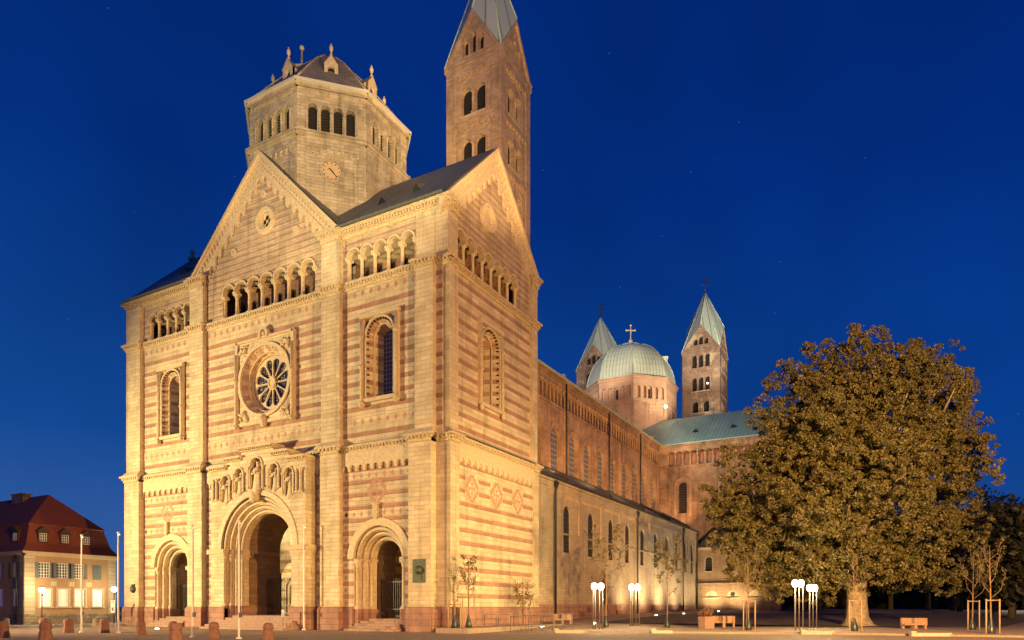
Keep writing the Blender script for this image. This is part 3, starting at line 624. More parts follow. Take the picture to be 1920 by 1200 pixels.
# ---- rose window
def rose():
    mb = MB(FR); c, z = ctr, 19.6
    mb.splay(c,2.75,.3,2.35,.75,0,z,None,3,1,36,True); mb.splay(c,2.35,.75,2.35,.9,0,z,None,1,None,36,True); mb.splay(c,2.35,.9,2.12,1.3,0,z,None,3,1,36,True)
    mb.ring(c,2.68,2.95,0,z,.20,.45,2,None,36,True)
    for rr,dd in ((2.35,.78),(2.22,1.1)): mb.tube([(c+rr*math.cos(2*PI*i/36),dd,z+rr*math.sin(2*PI*i/36)) for i in range(37)],.06,6,2)
    for i in range(44):
        a = 2*PI*i/44; mb.box(c+2.6*math.cos(a)-.05,.4,z+2.6*math.sin(a)-.05,c+2.6*math.cos(a)+.05,.56,z+2.6*math.sin(a)+.05,2)
    mb.panel([(c-3.0,16.45),(c+3.0,16.45),(c+3.0,22.85),(c-3.0,22.85)],[circ(c,z,2.7,36)],.36,.5,1,2)
    rnd = random.Random(9)
    for sx,sz in ((-1,-1),(1,-1),(-1,1),(1,1)):              # carved figures filling the corners
        X, Z = c+sx*2.45, z+sz*2.62 
        for k in range(9):
            mb.ball(X+rnd.uniform(-.42,.42)-sx*.1,.34,Z+rnd.uniform(-.38,.38),rnd.uniform(.10,.26),8,5)
        mb.tube([(X-.45,.3,Z-.2*sz),(X,.22,Z+.1),(X+.35,.3,Z-.3*sz)],[.1,.17,.08],6,5)
    for s in (-1,1):
        mb.box(c+s*3.0,.2,16.3,c+s*3.26,.5,23.0,2); mb.tube([(c+s*3.13,.18,16.3),(c+s*3.13,.18,22.0)],.12,8,2)
        for zz in (16.2,19.9,): mb.lathe(c+s*3.13,.16,[(.13,zz-.18),(.24,zz),(.13,zz+.18)],8,5)
    mb.box(c-3.2,.2,22.85,c+3.2,.5,23.05,2); mb.box(c-3.2,.24,16.2,c+3.2,.5,16.45,2)
    mb.ring(c,.28,.5,22.9,23.25,.1,.45,2,None,10); mb.ball(c,.3,23.25,.22,8,5); mb.ball(c,.2,16.35,.32,8,5,1.6)
    p = P('rose_window', mb, S3U)
    mb = MB(FR); holes = []; n = 12
    for i in range(n):
        a = 2*PI*(i+.5)/n; loop = []
        for (t, w) in ((.56,.09),(.9,.185),(1.3,.30),(1.55,.34),(1.75,.31),(1.88,.2),(1.93,0)):
            loop.append((t,w))
        pts = [(c+t*math.cos(a)-w*math.sin(a), z+t*math.sin(a)+w*math.cos(a)) for t,w in loop]+[(c+t*math.cos(a)+w*math.sin(a), z+t*math.sin(a)-w*math.cos(a)) for t,w in loop[-2::-1]]
        holes.append(pts)
    mb.panel(circ(c,z,2.14,48), holes, 1.15, 1.3, 0)
    mb.ring(c,.0001,.5,0,z,1.05,1.16,0,None,20,True); mb.ring(c,.3,.42,0,z,.98,1.05,0,None,20,True)
    P('tracery', mb, M_['plain'], p)
    mb = MB(FR); mb.panel(circ(c,z,2.13,36),(),1.34,None,0); P('leaded_glass', mb, M_['gsp'], p)
rose()
# ---- galleries
def gallery_back(mb, u0, u1, n, seed, zb=25.35, zt=28.6, d=1.75, dark=.7):
    """back wall of a gallery with doors and narrow windows"""
    rnd = random.Random(seed); p = (u1-u0)/n
    hs = []; w = p*.26
    for i in range(n):
        c = u0+(i+.5)*p-.5*p*.0
        hs.append((c, rnd.random() < dark))
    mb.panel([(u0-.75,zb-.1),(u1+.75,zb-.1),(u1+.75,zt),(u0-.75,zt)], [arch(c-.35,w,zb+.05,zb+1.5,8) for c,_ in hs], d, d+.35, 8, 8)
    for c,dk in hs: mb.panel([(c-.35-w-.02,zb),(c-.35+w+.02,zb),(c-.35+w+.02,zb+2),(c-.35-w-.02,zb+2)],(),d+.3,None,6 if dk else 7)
def columns(M, parent, u0, u1, n, z0, z1, d, r, name='gallery_column', mt='plain'):
    src = MB(); src.col(0,0,0,z1-z0,r,0,10); me = None
    for i in range(n+1):
        u = u0+(u1-u0)*i/n
        if me is None: o = src.build(name, M_[mt], parent); me = o.data
        else:
            o = bpy.data.objects.new(name, me); COL.objects.link(o); o.parent = parent
            o.matrix_parent_inverse = Matrix.Translation(parent_world(parent)).inverted()
        o.matrix_basis = M @ Matrix.Translation((u, d, z0))
def gallery(M, u0, u1, n, zs, seed, top=28.55, wl=None, wr=None, mats=S3G, d=.5, base=0):
    mb = MB(M); p = (u1-u0)/n; wl = u0-.6 if wl is None else wl; wr = u1+.6 if wr is None else wr
    hole = arcade(u0,u1,25.42,zs,n,.10)
    mb.panel([(wl,25.3),(wr,25.3),(wr,top),(wl,top)],[hole],d,d+.42,base,2)
    for i in range(n):
        c = u0+(i+.5)*p; r = p*.45
        mb.ring(c,r,r+.11,zs,zs,d-.1,d+.02,2,None,10)
        mb.splay(c,r,d+.4,r,1.9,zs,zs,m=2,n=8) if False else None
    for i in range(n+1):
        u = u0+i*p; mb.box(u-.17,d-.12,zs-.14,u+.17,d+.5,zs-.001,2)
    mb.box(wl+.1,d+.02,25.3,wr-.1,d+2.0,25.36,2); mb.box(wl+.1,d+.43,top-.3,wr-.1,2.2+d,top,1)
    for i in range(n): mb.splay(u0+(i+.5)*p,p*.45,d+.4,p*.45,d+1.65,zs,zs,None,1,None,8)
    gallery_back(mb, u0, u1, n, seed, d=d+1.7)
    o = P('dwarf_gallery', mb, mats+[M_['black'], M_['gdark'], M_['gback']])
    columns(M, o, u0, u1, n, 25.42, zs-.14, d+.18, .13)
    return o
gallery(FR, -8.95,-2.85,5,27.15,3, 28.5,-9.4,-2.6)
gallery(FR, -32.2,-26.3,5,27.15,5, 28.5,-33,-26.2)
# ---- central gable of the front
AX, AZ = -17.8, 37.75
mb = MB(FR); c0, c1, n = -22.45, -12.15, 7
hole = arcade(c0,c1,25.42,27.35,n,.12)
oc = (-17.45, 32.25)
mb.panel([(-24.6,25.3),(-10.9,25.3),(-10.9,29.4),(-9.9,29.4),(AX,AZ-.75),(-25.8,29.4),(-24.6,29.4)],[hole,circ(*oc,.6,28)],.5,.9,0,2)
pp = (c1-c0)/n
for i in range(n): cc = c0+(i+.5)*pp; mb.ring(cc,pp*.44,pp*.44+.14,27.35,27.35,.38,.52,2,None,12)
for i in range(n+1): mb.box(c0+i*pp-.2,.36,27.2,c0+i*pp+.2,1.0,27.349,2)
mb.box(-24.6,.52,25.3,-11,2.3,25.36,2); mb.box(-24.6,.93,28.2,-11,2.4,28.6,1)
gallery_back(mb, c0, c1, n, 8, d=2.1, zt=28.4)
for ri,ro,d0 in ((.6,.78,.42),(.78,.96,.30),(.96,1.1,.44)): mb.ring(oc[0],ri,ro,0,oc[1],d0,.52,2,None,28,True)
mb.panel(circ(*oc,.66,24),[circ(oc[0]+.29*math.cos(a),oc[1]+.29*math.sin(a),.21,10) for a in (0,PI/2,PI,PI*1.5)],.62,.7,2); mb.panel(circ(*oc,.66,24),(),.76,None,6)
for x,z in ((-21.1,30.6),(-17.7,34.4),(-14.1,30.6)): mb.ring(x,.12,.3,0,z,.4,.52,2,None,14,True); mb.ball(x,.46,z,.1,6,5)
for x0,x1 in ((-26.2,-24.5),(-11.2,-9.4)): mb.box(x0,.14,25.32,x1,.52,28.55,1); mb.cornice(x0,x1,28.55,29.35,.14,.4,5,None,.26)
def rake(mb, cx, hw, z0, za, d, mcol=2):
    """raking cornice: three stepped bands on both slopes with small brackets"""
    sl = (za-z0)/hw
    for s in (-1,1):
        for t0,t1,pr in ((0,.34,.42),(.34,.62,.26),(.62,1.2,.12)):
            q = [(cx,za-t1),(cx,za-t0),(cx+s*(hw+.12-.0*t0),z0-t0-.12*sl),(cx+s*(hw+.12),z0-t1-.12*sl)]
            if s < 0: q = q[::-1]
            mb.hexa(q[::-1],d-pr,d+.05,mcol)
        n = int(hw/.3)
        for i in range(n):
            u = (i+.5)*hw/n; z = za-sl*u-.66
            mb.hexa([(cx+s*u-.08,z-.28),(cx+s*u+.08,z-.28),(cx+s*u+.08,z),(cx+s*u-.08,z)],d-.24,d-.1,mcol)
def stepped(mb, cx, hw, z0, za, d, n, m=2, band=1.35):
    """stepped blind arcade following a gable"""
    sl = (za-z0)/hw; p = hw/(n+.5); seg = 6
    for s in (-1,1):
        for i in range(n):
            u0 = p*(i+.0)+.0; u1 = u0+p; 
            zc = za-sl*(u0+p*.5)-band-p*.55      # spring height of this arch
            r = p*.36; c = cx+s*(u0+p*.5+.02)
            top = [(c-s*p/2, za-sl*u0-.9),(c+s*p/2, za-sl*u1-.9)]
            a = [(c+s*r*math.cos(PI*k/seg), zc+r*math.sin(PI*k/seg)) for k in range(seg+1)]
            lo = zc-.25; inn = c-s*p/2; outp = c+s*p/2
            zin = zc-.1; loop = [top[0], top[1], (outp,lo-sl*p*.55), (c+s*r,lo-sl*p*.55)]+a+[(c-s*r,zin),(inn,zin)]
            if s > 0: loop = loop[::-1]
            mb.panel(loop,(),d-.16,d,m)
rake(mb, AX, 8.45, 29.35, AZ, .5); stepped(mb, AX, 7.9, 29.5, AZ-.2, .5, 11)
gb = P('front_gable', mb, S3G+[M_['black'], M_['gdark'], M_['gback']])
columns(FR, gb, c0, c1, n, 25.42, 27.2, .7, .15)
mb = MB(FR); mb.box(-1.1,.36,25.3,-.03,1.2,28.5,1); mb.box(-2.6,.3,25.3,-1.1,.7,28.55,1)
mb.cornice(-9.4,-.0,28.5,29.2,.5,.55,5,None,.26); P('eaves_cornice', mb, S3G)
mb = MB(FR); mb.cornice(-35.1,-26.2,28.5,29.2,.5,.55,5,None,.26); mb.box(-35,.12,25.3,-33,.6,28.55,1); P('eaves_cornice', mb, S3G)
# ---- south flank of the westwork
mb = MB(SD); U1 = 13.8
mb.panel([(1.6,0),(12.95,0),(12.95,12.9),(1.6,12.9)],(),.12,None,0); mb.box(.62,0,1.7,1.7,.5,12.9,1); mb.box(12.9,0,1.7,U1,.5,12.9,1)
mb.box(1.6,.0,0,12.9,.3,1.58,4); mb.box(1.6,.05,1.58,12.9,.3,1.7,4); mb.box(.6,-.1,0,1.72,.4,1.58,4); mb.box(12.85,-.1,0,U1+.1,.4,1.58,4); mb.box(.62,-.06,1.58,1.7,.4,1.7,4); mb.box(12.87,-.06,1.58,U1+.06,.4,1.7,4)
mb.box(1.7,.0,12.25,12.9,.3,12.88,2); mb.scallop(1.7,12.9,12.25,11.75,14,.0,.12,.3,.2,2)
for c in (3.5,6.95,10.3):
    sq = .19
    mb.box(c-.9,.112,9.1,c+.9,.13,11.0,1)
    for i in range(-4,5):
        for j in range(-4,5):
            if 4 <= abs(i)+abs(j) <= 5 and max(abs(i),abs(j)) <= 4: mb.add([(c+(i-.5)*sq,.106,10.05+(j-.5)*sq*1.15),(c+(i+.5)*sq,.106,10.05+(j-.5)*sq*1.15),(c+(i+.5)*sq,.106,10.05+(j+.5)*sq*1.15),(c+(i-.5)*sq,.106,10.05+(j+.5)*sq*1.15)],[(0,1,2,3)],3)
    for dx,dz in ((0,0),(.3,0),(-.3,0),(0,.35),(0,-.35)): mb.diam(c+dx,10.05+dz,.15,.18,.104,3)
mb.cornice(1.7,12.9,12.88,13.4,.12,.34,5,None,.3); mb.cornice(.62,1.7,12.9,13.46,0,.34,5,None,.3); mb.cornice(12.9,U1,12.9,13.46,0,.34,5,None,.3)
mb.add([(.62,-.3,13.46),(U1,-.3,13.46),(U1,.3,13.9),(.62,.3,13.9)],[(0,1,2,3)],2)
P('flank_lower_wall', mb, S3)
mb = MB(SD)
mb.panel([(.9,ZS1),(13.1,ZS1),(13.1,ZS2),(.9,ZS2)],[arch(6.25,1.22,16.7,21.05)],.45-.15,.5,0,0)
mb.box(.62,.06,ZS1,1.6,.5,ZS2,1); mb.box(12.7,.06,ZS1,U1-.1,.5,ZS2,1)
mb.cornice(1.6,12.7,24.75,25.3,.3,.3,5,None,.26); mb.cornice(.62,1.6,24.75,25.32,.06,.34,5,None,.26); mb.cornice(12.7,U1-.1,24.75,25.32,.06,.34,5,None,.26)
P('flank_upper_wall', mb, S3U)
big_window(SD @ Matrix.Translation((0,-.18,0)), 6.25)
mb = MB(SD); g0, g1, n = 1.75, 10.6, 7; hw = 7.0; ax, az = 6.95, 36.15
hole = arcade(g0,g1,25.42,27.3,n,.12)
mb.panel([(.62,25.3),(13.7,25.3),(13.7,29.1),(ax,az-.6),(.62,29.3)],[hole],.35,.75,0,2)
pp = (g1-g0)/n
for i in range(n): cc = g0+(i+.5)*pp; mb.ring(cc,pp*.44,pp*.44+.13,27.3,27.3,.24,.37,2,None,12)
for i in range(n+1): mb.box(g0+i*pp-.2,.22,27.15,g0+i*pp+.2,.85,27.299,2)
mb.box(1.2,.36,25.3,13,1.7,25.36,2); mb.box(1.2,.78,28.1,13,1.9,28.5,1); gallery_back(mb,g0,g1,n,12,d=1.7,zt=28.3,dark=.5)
mb.ring(5.98,.5,.75,0,30.45,.2,.37,2,None,24,True); mb.ring(5.98,.75,1.0,0,30.45,.1,.37,2,None,24,True); mb.ring(5.98,.1,.5,0,30.45,.28,.37,5,None,24,True)
mb.box(12.7,.08,25.32,U1-.1,.4,28.3,1); mb.box(.62,.02,25.32,1.55,.4,28.3,1); mb.cornice(12.7,U1-.1,28.3,29.0,.08,.4,5,None,.26); mb.cornice(.62,1.7,28.3,29.15,.02,.4,5,None,.26)
rake(mb, ax, 7.0, 29.1, az, .35); stepped(mb, ax, 6.6, 29.3, az-.2, .35, 9)
sg = P('flank_gable', mb, S3G+[M_['black'], M_['gdark'], M_['gback']])
columns(SD, sg, g0, g1, n, 25.42, 27.15, .55, .14)
# ---- westwork roofs
mb = MB()
for x0,x1 in ((-35.4,-26.35),(-9.35,-.1)): mb.add([(x0,-.15,29.15),(x1,-.15,29.15),(x1,6.95,36.2),(x0,6.95,36.2)],[(0,1,2,3)],0)
mb.add([(-26.35,1.0,30.3),(-9.35,1.0,30.3),(-9.35,6.95,36.2),(-26.35,6.95,36.2)],[(0,1,2,3)],0)
mb.add([(-35.4,14.1,29.15),(-.1,14.1,29.15),(-.1,6.95,36.2),(-35.4,6.95,36.2)],[(3,2,1,0)],0)
mb.add([(-35.3,0,29.1),(-35.3,14,29.1),(-35.3,6.95,36.1)],[(0,2,1)],1)
mb.add([(AX,.1,AZ+.05),(AX,8,AZ+.05),(-9.2,8,29.35),(-9.2,.1,29.35)],[(0,3,2,1)],0)
mb.add([(AX,.1,AZ+.05),(AX,8,AZ+.05),(-26.4,8,29.35),(-26.4,.1,29.35)],[(0,1,2,3)],0)
for x in (-7.6,-4.4,-30.5):       # small roof hatches
    y = 2.9; z = 29.15+(y+.15)*.993
    mb.add([(x-.35,y-.2,z-.2),(x+.35,y-.2,z-.2),(x,y-.25,z+.28),(x,y+.75,z+.78)],[(0,1,2)],2); mb.add([(x-.45,y-.22,z-.22),(x,y-.27,z+.34),(x,y+.85,z+.85)],[(0,1,2)],0); mb.add([(x+.45,y-.22,z-.22),(x,y-.27,z+.34),(x,y+.85,z+.85)],[(2,1,0)],0)
mb.box(-9.4,-.32,29.2,-.1,-.12,29.3,0); mb.box(-35.2,-.32,29.2,-26.2,-.12,29.3,0)
P('westwork_roof', mb, [M_['lead'], M_['gab'], M_['black']])
def cross(mb, x, y, z, h, w=.08, m=0, dx=Vector((.876,.483,0))):
    d = dx.normalized(); c = Vector((x,y,z))
    mb.tube([c, c+Vector((0,0,h))], w, 6, m); a = c+Vector((0,0,h*.66)); mb.tube([a-d*h*.3, a+d*h*.3], w, 6, m)
    for q in (c+Vector((0,0,h)), a-d*h*.3, a+d*h*.3): mb.ball(q.x,q.y,q.z,w*1.9,7,m)
mb = MB(); mb.lathe(-35.0,6.9,[(.3,36.2),(.35,36.4),(.12,36.5),(.15,36.9)],8); mb.box(-35.3,6.6,36.1,-34.7,7.2,36.3); mb.ball(-35,6.9,37.0,.18); mb.ball(-35,6.9,36.9,.25); P('gable_finial', mb, M_['plain'])
# ---- octagonal crossing tower of the westwork
OC = Vector((-17.6,7.75,0)); OA = 6.4
def octM(k, c=OC, a=OA): return Matrix.Translation(c) @ Matrix.Rotation(k*PI/4,4,'Z') @ Matrix.Translation((0,-a,0))
mb = MB(); T8 = math.tan(PI/8); hs = OA*T8
for k in range(8):
    mb.M = octM(k)
    clock = (k == 1)
    mb.panel([(-hs,29),(hs,29),(hs,39),(-hs,39)], [circ(.0,36.35,.78,24)] if clock else [], .0, .1, 0)
    for s in (-1,1): mb.hexa([(s*hs,30),(s*(hs-.62),30),(s*(hs-.62),38.6),(s*hs,38.6)][::-s], -.12,.02,0)
    mb.box(-hs+.6,-.12,38.15,hs-.6,.02,38.7,0); mb.scallop(-hs+.62,hs-.62,38.16,37.75,7,-.12,0,.3,.25,2)
    mb.hexa([(-hs-.1,38.7),(hs+.1,38.7),(hs+.06,38.95),(-hs-.06,38.95)],-.25,.05,2); mb.hexa([(-hs-.14,38.95),(hs+.14,38.95),(hs+.1,39.12),(-hs-.1,39.12)],-.36,.05,2)
    # belfry
    ho = arcade(-1.95,1.95,39.25,41.0,4,.1,8)
    wd4 = [arch(-1.4625+.975*i,.345,39.25,41.05,8) for i in range(4)]
    mb.panel([(-hs,39.1),(hs,39.1),(hs,42.55),(-hs,42.55)], wd4, .0, .55, 0, 0)
    for i in range(4): mb.ring(-1.4625+.975*i,.345,.44,41.05,41.05,-.06,.02,2,None,9)
    mb.box(-hs+.5,-.08,42.2,hs-.5,.02,42.5,2)
    for i in range(16): u = -hs+.6+(i+.5)*(2*hs-1.2)/16; mb.box(u-.07,-.14,42.22,u+.07,-.08,42.42,2)
    mb.hexa([(-hs-.1,42.55),(hs+.1,42.55),(hs+.12,42.85),(-hs-.12,42.85)],-.22,.05,2); mb.hexa([(-hs-.16,42.85),(hs+.16,42.85),(hs+.2,43.05),(-hs-.2,43.05)],-.42,.05,4)
ot = P('octagonal_tower', mb, [M_['oct'], M_['oct'], M_['oct'], M_['oct'], mat('pale_gutter', (.55,.53,.46), .6)])
for k in range(8):
    mb = MB(octM(k))
    for i in range(4):
        u = -1.4625+.975*i
        mb.panel(arch(u,.42,39.15,41.0,8),(),.40,None,1)
        if i in (1,2):
            for j in range(9): mb.add([(u-.4,.2,39.3+j*.22),(u+.4,.2,39.3+j*.22),(u+.4,.38,39.38+j*.22),(u-.4,.38,39.38+j*.22)],[(0,1,2,3)],0)
    P('belfry_louvres', mb, [mat('louvre', (.34,.29,.21), .8) if k == 0 else bpy.data.materials['louvre'], M_['black'], M_['tow']], ot)
    if k in (0,1,2,7):
        for i in range(5):
            mb = MB(octM(k)); mb.col(-1.95+.975*i,-.04,39.2,41.0,.075,0,8); P('belfry_column', mb, M_['oct'], ot)
mb = MB(octM(1)); mb.ring(0,.74,.98,0,36.35,-.1,.05,1,None,28,True); mb.panel(circ(0,36.35,.78,28),(),.05,None,0)
for i in range(12):
    a = 2*PI*i/12; mb.hexa([(.62*math.cos(a)-.035,36.35+.62*math.sin(a)-.05),(.62*math.cos(a)+.035,36.35+.62*math.sin(a)-.05),(.62*math.cos(a)+.035,36.35+.62*math.sin(a)+.05),(.62*math.cos(a)-.035,36.35+.62*math.sin(a)+.05)],.02,.05,2)
for a, l, w in ((R(-48),.62,.04),(R(142),.28,.05)):
    mb.tube([(-.12*math.cos(a),-.0,36.35-.12*math.sin(a)),(l*math.cos(a),-.0,36.35+l*math.sin(a))],w,5,2)
P('clock_face', mb, [mat('clock_dial', (.55,.41,.24), .7, var=.1), M_['oct'], M_['iron']], ot)
mb = MB()   # convex octagonal roof of stone slabs
prof = [(1.03,43.05),(.84,44.6),(.63,46.3),(.42,47.9),(.2,49.3),(.0,50.2)]
for k in range(8):
    M = Matrix.Translation(OC) @ Matrix.Rotation(k*PI/4,4,'Z'); mb.M = M
    for (a,z0),(b,z1) in zip(prof,prof[1:]):
        mb.add([(-a*hs,-a*OA,z0),(a*hs,-a*OA,z0),(b*hs,-b*OA,z1),(-b*hs,-b*OA,z1)],[(0,1,2,3)],0)
    mb.tube([(a*hs,-a*OA,z) for a,z in prof],.10,5,1)
P('tower_roof', mb, [M_['slate'], M_['oct']], ot)
for k in range(8):
    mb = MB(Matrix.Translation(OC) @ Matrix.Rotation(k*PI/4,4,'Z') @ Matrix.Translation((0,-4.85,0)))
    mb.panel([(-.55,44.3),(.55,44.3),(.55,46.0),(0,46.75),(-.55,46.0)],[arch(0,.27,44.85,45.55,8)],0,.25,0)
    mb.add([(-.55,0,44.3),(-.55,0,46.0),(-.55,2.2,46.0),(-.55,2.2,44.3)],[(0,1,2,3)],0); mb.add([(.55,0,44.3),(.55,2.2,44.3),(.55,2.2,46.0),(.55,0,46.0)],[(0,1,2,3)],0)
    mb.add([(-.62,-.06,45.95),(0,-.06,46.82),(0,2.4,46.82),(-.62,2.4,45.95)],[(0,1,2,3)],1); mb.add([(.62,-.06,45.95),(.62,2.4,45.95),(0,2.4,46.82),(0,-.06,46.82)],[(0,1,2,3)],1)
    mb.panel(arch(0,.3,44.8,45.55,8),(),.22,None,2)
    mb.lathe(0,.1,[(.14,46.7),(.11,46.9),(.07,47.0),(.16,47.2),(.17,47.4),(.08,47.62),(.03,47.75)] ,8,0)
    P('roof_dormer', mb, [M_['plain'], M_['slate'], M_['black']], ot)
mb = MB(); cross(mb,-20.1,6.9,47.0,4.4,.12); P('roof_cross', mb, M_['plain'], ot)
# ---- square bell towers
def bell_tower(x1, y0, w, zb, zc, zg, zt, mt, tiers, label, roofm, east=False):
    c = Vector((x1-w/2, y0+w/2, 0)); h = w/2
    mb = MB()
    for k in range(4):
        mb.M = Matrix.Translation(c) @ Matrix.Rotation(k*PI/2,4,'Z') @ Matrix.Translation((0,-h,0))
        holes = []
        for (z0,zs,n,r,gap) in tiers:
            for i in range(n): holes.append(arch((i-(n-1)/2)*gap,r,z0,zs,10))
        gh = [arch(i*w*.145,w*.055,zc+.45,zc+1.75+(.45 if i==0 else 0),8) for i in (-1,0,1)]
        mb.panel([(-h,zb),(h,zb),(h,zc),(0,zg),(-h,zc)], holes+gh, 0, .55, 0, 0)
        for s in (-1,1): mb.hexa([(s*h,zb),(s*(h-.85*w/6),zb),(s*(h-.85*w/6),zc-.3),(s*h,zc-.3)][::-s],-.13,.02,0)
        for (z0,zs,n,r,gap) in tiers:
            zt_ = zs+r+1.0; mb.scallop(-h+.85*w/6,h-.85*w/6,zt_+.55,zt_+.12,7,-.20,0,.3,.2,0); mb.box(-h+.85*w/6,-.13,zt_+.55,h-.85*w/6,.02,zt_+.85,0)
            mb.ring(0,(n-1)/2*gap+r+.12,(n-1)/2*gap+r+.3,z0,zs,-.05,.02,1,None,12) if n == 2 and not east else None
        mb.box(-h-.1,-.18,zc-.3,h+.1,.02,zc,1)
        sl = (zg-zc)/h
        for s in (-1,1):
            q = [(0,zg-.35),(0,zg+.12),(s*(h+.2),zc-.2*sl+.12),(s*(h+.2),zc-.2*sl-.35)]; mb.hexa(q if s<0 else q[::-1],-.22,.05,1)
        mb.ring(0,.14,.28,0,zc+(zg-zc)*.66,-.06,.02,1,None,10,True)
        for s in (-1,1): mb.ring(s*h*.62,.1,.22,0,zc+.55,-.05,.02,1,None,10,True)
    t = P('bell_tower', mb, [mt, mt], CATH, label)
    for k in range(4):
        mb = MB(Matrix.Translation(c) @ Matrix.Rotation(k*PI/2,4,'Z') @ Matrix.Translation((0,-h,0)))
        MK = mb.M
        for (z0,zs,n,r,gap) in tiers+[(zc+.3,zc+2.2,1,.4,w*.44)]:
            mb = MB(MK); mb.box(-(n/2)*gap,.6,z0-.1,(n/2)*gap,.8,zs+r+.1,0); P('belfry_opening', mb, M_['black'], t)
            for i in range(n-1 if n < 3 or k < 2 else 0): mb = MB(MK); mb.col((i-(n-2)/2)*gap,-.02,z0,zs+.05,.11,0,8); P('belfry_column', mb, mt, t)
            if n > 1 and k in (0,1): mb = MB(MK); mb.box(-(n/2)*gap+.15,-.1,z0-.16,(n/2)*gap-.15,.04,z0-.02,0); mb.build('belfry_sill', M_['plain'], t)
    mb = MB(); tip = c+Vector((0,0,zt)); V = []
    for k in range(4):
        a = k*PI/2; d = Vector((math.sin(a),-math.cos(a),0)); e = Vector((math.cos(a),math.sin(a),0))
        V += [c+d*(h+.22)+e*0+Vector((0,0,zg+.14)), c+d*(h+.2)+e*(h+.2)+Vector((0,0,zc-.1))]
    for i in range(8): mb.poly([V[i],V[(i+1)%8],tip],0)
    for i in range(8): mb.tube([V[i],tip],.07,4,0)
    for k in range(4):       # spire lights
        a = k*PI/2+PI/4*1.0; zz = zg+(zt-zg)*.12
        d = Vector((math.sin(a),-math.cos(a),0)); rr = h*1.18*(zt-zz)/(zt-zc)*1.0
        mb.M = Matrix.Translation(c) @ Matrix.Rotation(a,4,'Z') @ Matrix.Translation((0,-rr-.15,zz)); mb.panel([(-.32,-.7),(.32,-.7),(.32,.3),(0,.75),(-.32,.3)],[arch(0,.17,-.4,.15,6)],0,.9,0); mb.panel([(-.2,-.5),(.2,-.5),(.2,.4),(-.2,.4)],(),.2,None,1); mb.M = None
    sp = P('spire', mb, [roofm, M_['black']], t)
    mb = MB(); cross(mb, tip.x, tip.y, tip.z-.3, 2.4 if east else 2.2, .07)
    if east:
        mb.ball(tip.x,tip.y,tip.z+.3,.22); mb.poly([(tip.x,tip.y,tip.z+2.1),(tip.x+.9,tip.y-.1,tip.z+2.2),(tip.x+.85,tip.y-.1,tip.z+2.7),(tip.x,tip.y,tip.z+2.6)],0)
    P('spire_cross', mb, M_['iron'], t)
bell_tower(-6.75,19,6,13,55,59.5,68.3,M_['tow'],[(49.6,51.7,2,.62,1.55),(44.6,46.7,2,.62,1.55),(39.6,41.7,2,.62,1.55)],'tall red sandstone bell tower behind the westwork',M_['helm'])
bell_tower(-3.5,97.5,7,30,51.6,56.3,64.2,M_['east'],[(48.1,50.2,3,.45,1.25),(43.6,45.8,3,.45,1.25),(39.4,41.0,2,.55,2.1)],'weathered eastern bell tower right of the dome',M_['helm'],True)
bell_tower(-25.5,97.5,7.5,30,51.8,56.4,63.8,M_['east'],[(48.1,50.2,3,.45,1.25),(43.6,45.8,3,.45,1.25),(39.4,41.0,2,.55,2.1)],'weathered eastern bell tower left of the dome',M_['helm'],True)
# ---- nave: clerestory with dwarf gallery
NX = -8.0
NM = SD @ Matrix.Translation((0,-NX,0)); NY0, NY1 = 14.0, 74.0
CW = [29.2,34.0,39.0,43.5,48.0,52.6,57.3,61.5,65.8,70.5]
mb = MB(NM)
gn = 50; ga, gb_ = 25.2, 73.6
mb.panel([(NY0,14),(NY1,14),(NY1,24.75),(NY0,24.75)], [arch(y,1.2,16.6,21.2,12) for y in CW], 0, .5, 0, 0)
for y in CW:
    mb.ring(y,1.5,1.62,15.6,21.3,-.08,.02,0,None,14); 
for y in CW[1::2]: mb.box(y+2.3,-.16,14,y+2.6,.0,24.6,0)
mb.box(NY0,-.14,24.6,NY1,.02,24.85,0)
mb.panel([(NY0,24.75),(NY1,24.75),(NY1,28.0),(NY0,28.0)],[arcade(ga,gb_,24.95,26.75,gn,.16,8)],0,.35,0,0)
pp = (gb_-ga)/gn
for i in range(gn): mb.ring(ga+(i+.5)*pp,pp*.42,pp*.42+.09,26.75,26.75,-.08,.02,0,None,7)
mb.box(ga,.9,24.8,gb_,.95,28,0); mb.box(ga,0.01,24.8,gb_,.95,24.92,0)
mb.cornice(NY0,NY1,27.75,28.25,0,.4,0,None,.5)
cl = P('clerestory_wall', mb, [M_['nave']])
columns(NM, cl, ga, gb_, gn, 24.95, 26.75, .17, .10, mt='nave')
for y in CW: mb = MB(NM); mb.panel(arch(y,1.22,16.6,21.2,12),(),.42,None,0); P('clerestory_window', mb, M_['glight'])
mb = MB(NM)
for y in (36.5,50.4,63.6): mb.tube([(y,-.25,15),(y,-.25,27.9)],.09,6,0)
P('downpipe', mb, M_['iron'])
mb = MB()
mb.add([(NX+.55,NY0,28.22),(NX+.55,NY1,28.22),(XC,NY1+8,35.6),(XC,NY0,35.6)],[(0,1,2,3)],0)
mb.add([(2*XC-NX-.55,NY0,28.22),(2*XC-NX-.55,NY1,28.22),(XC,NY1+8,35.6),(XC,NY0,35.6)],[(3,2,1,0)],0)
mb.box(NX+.45,NY0,28.1,NX+.62,NY1,28.28,0)
for y in (36,47.5,59,70): mb.box(NX-.2,y,28.5,NX+.15,y+.5,29.0,0)
P('nave_roof', mb, M_['copperpale'])
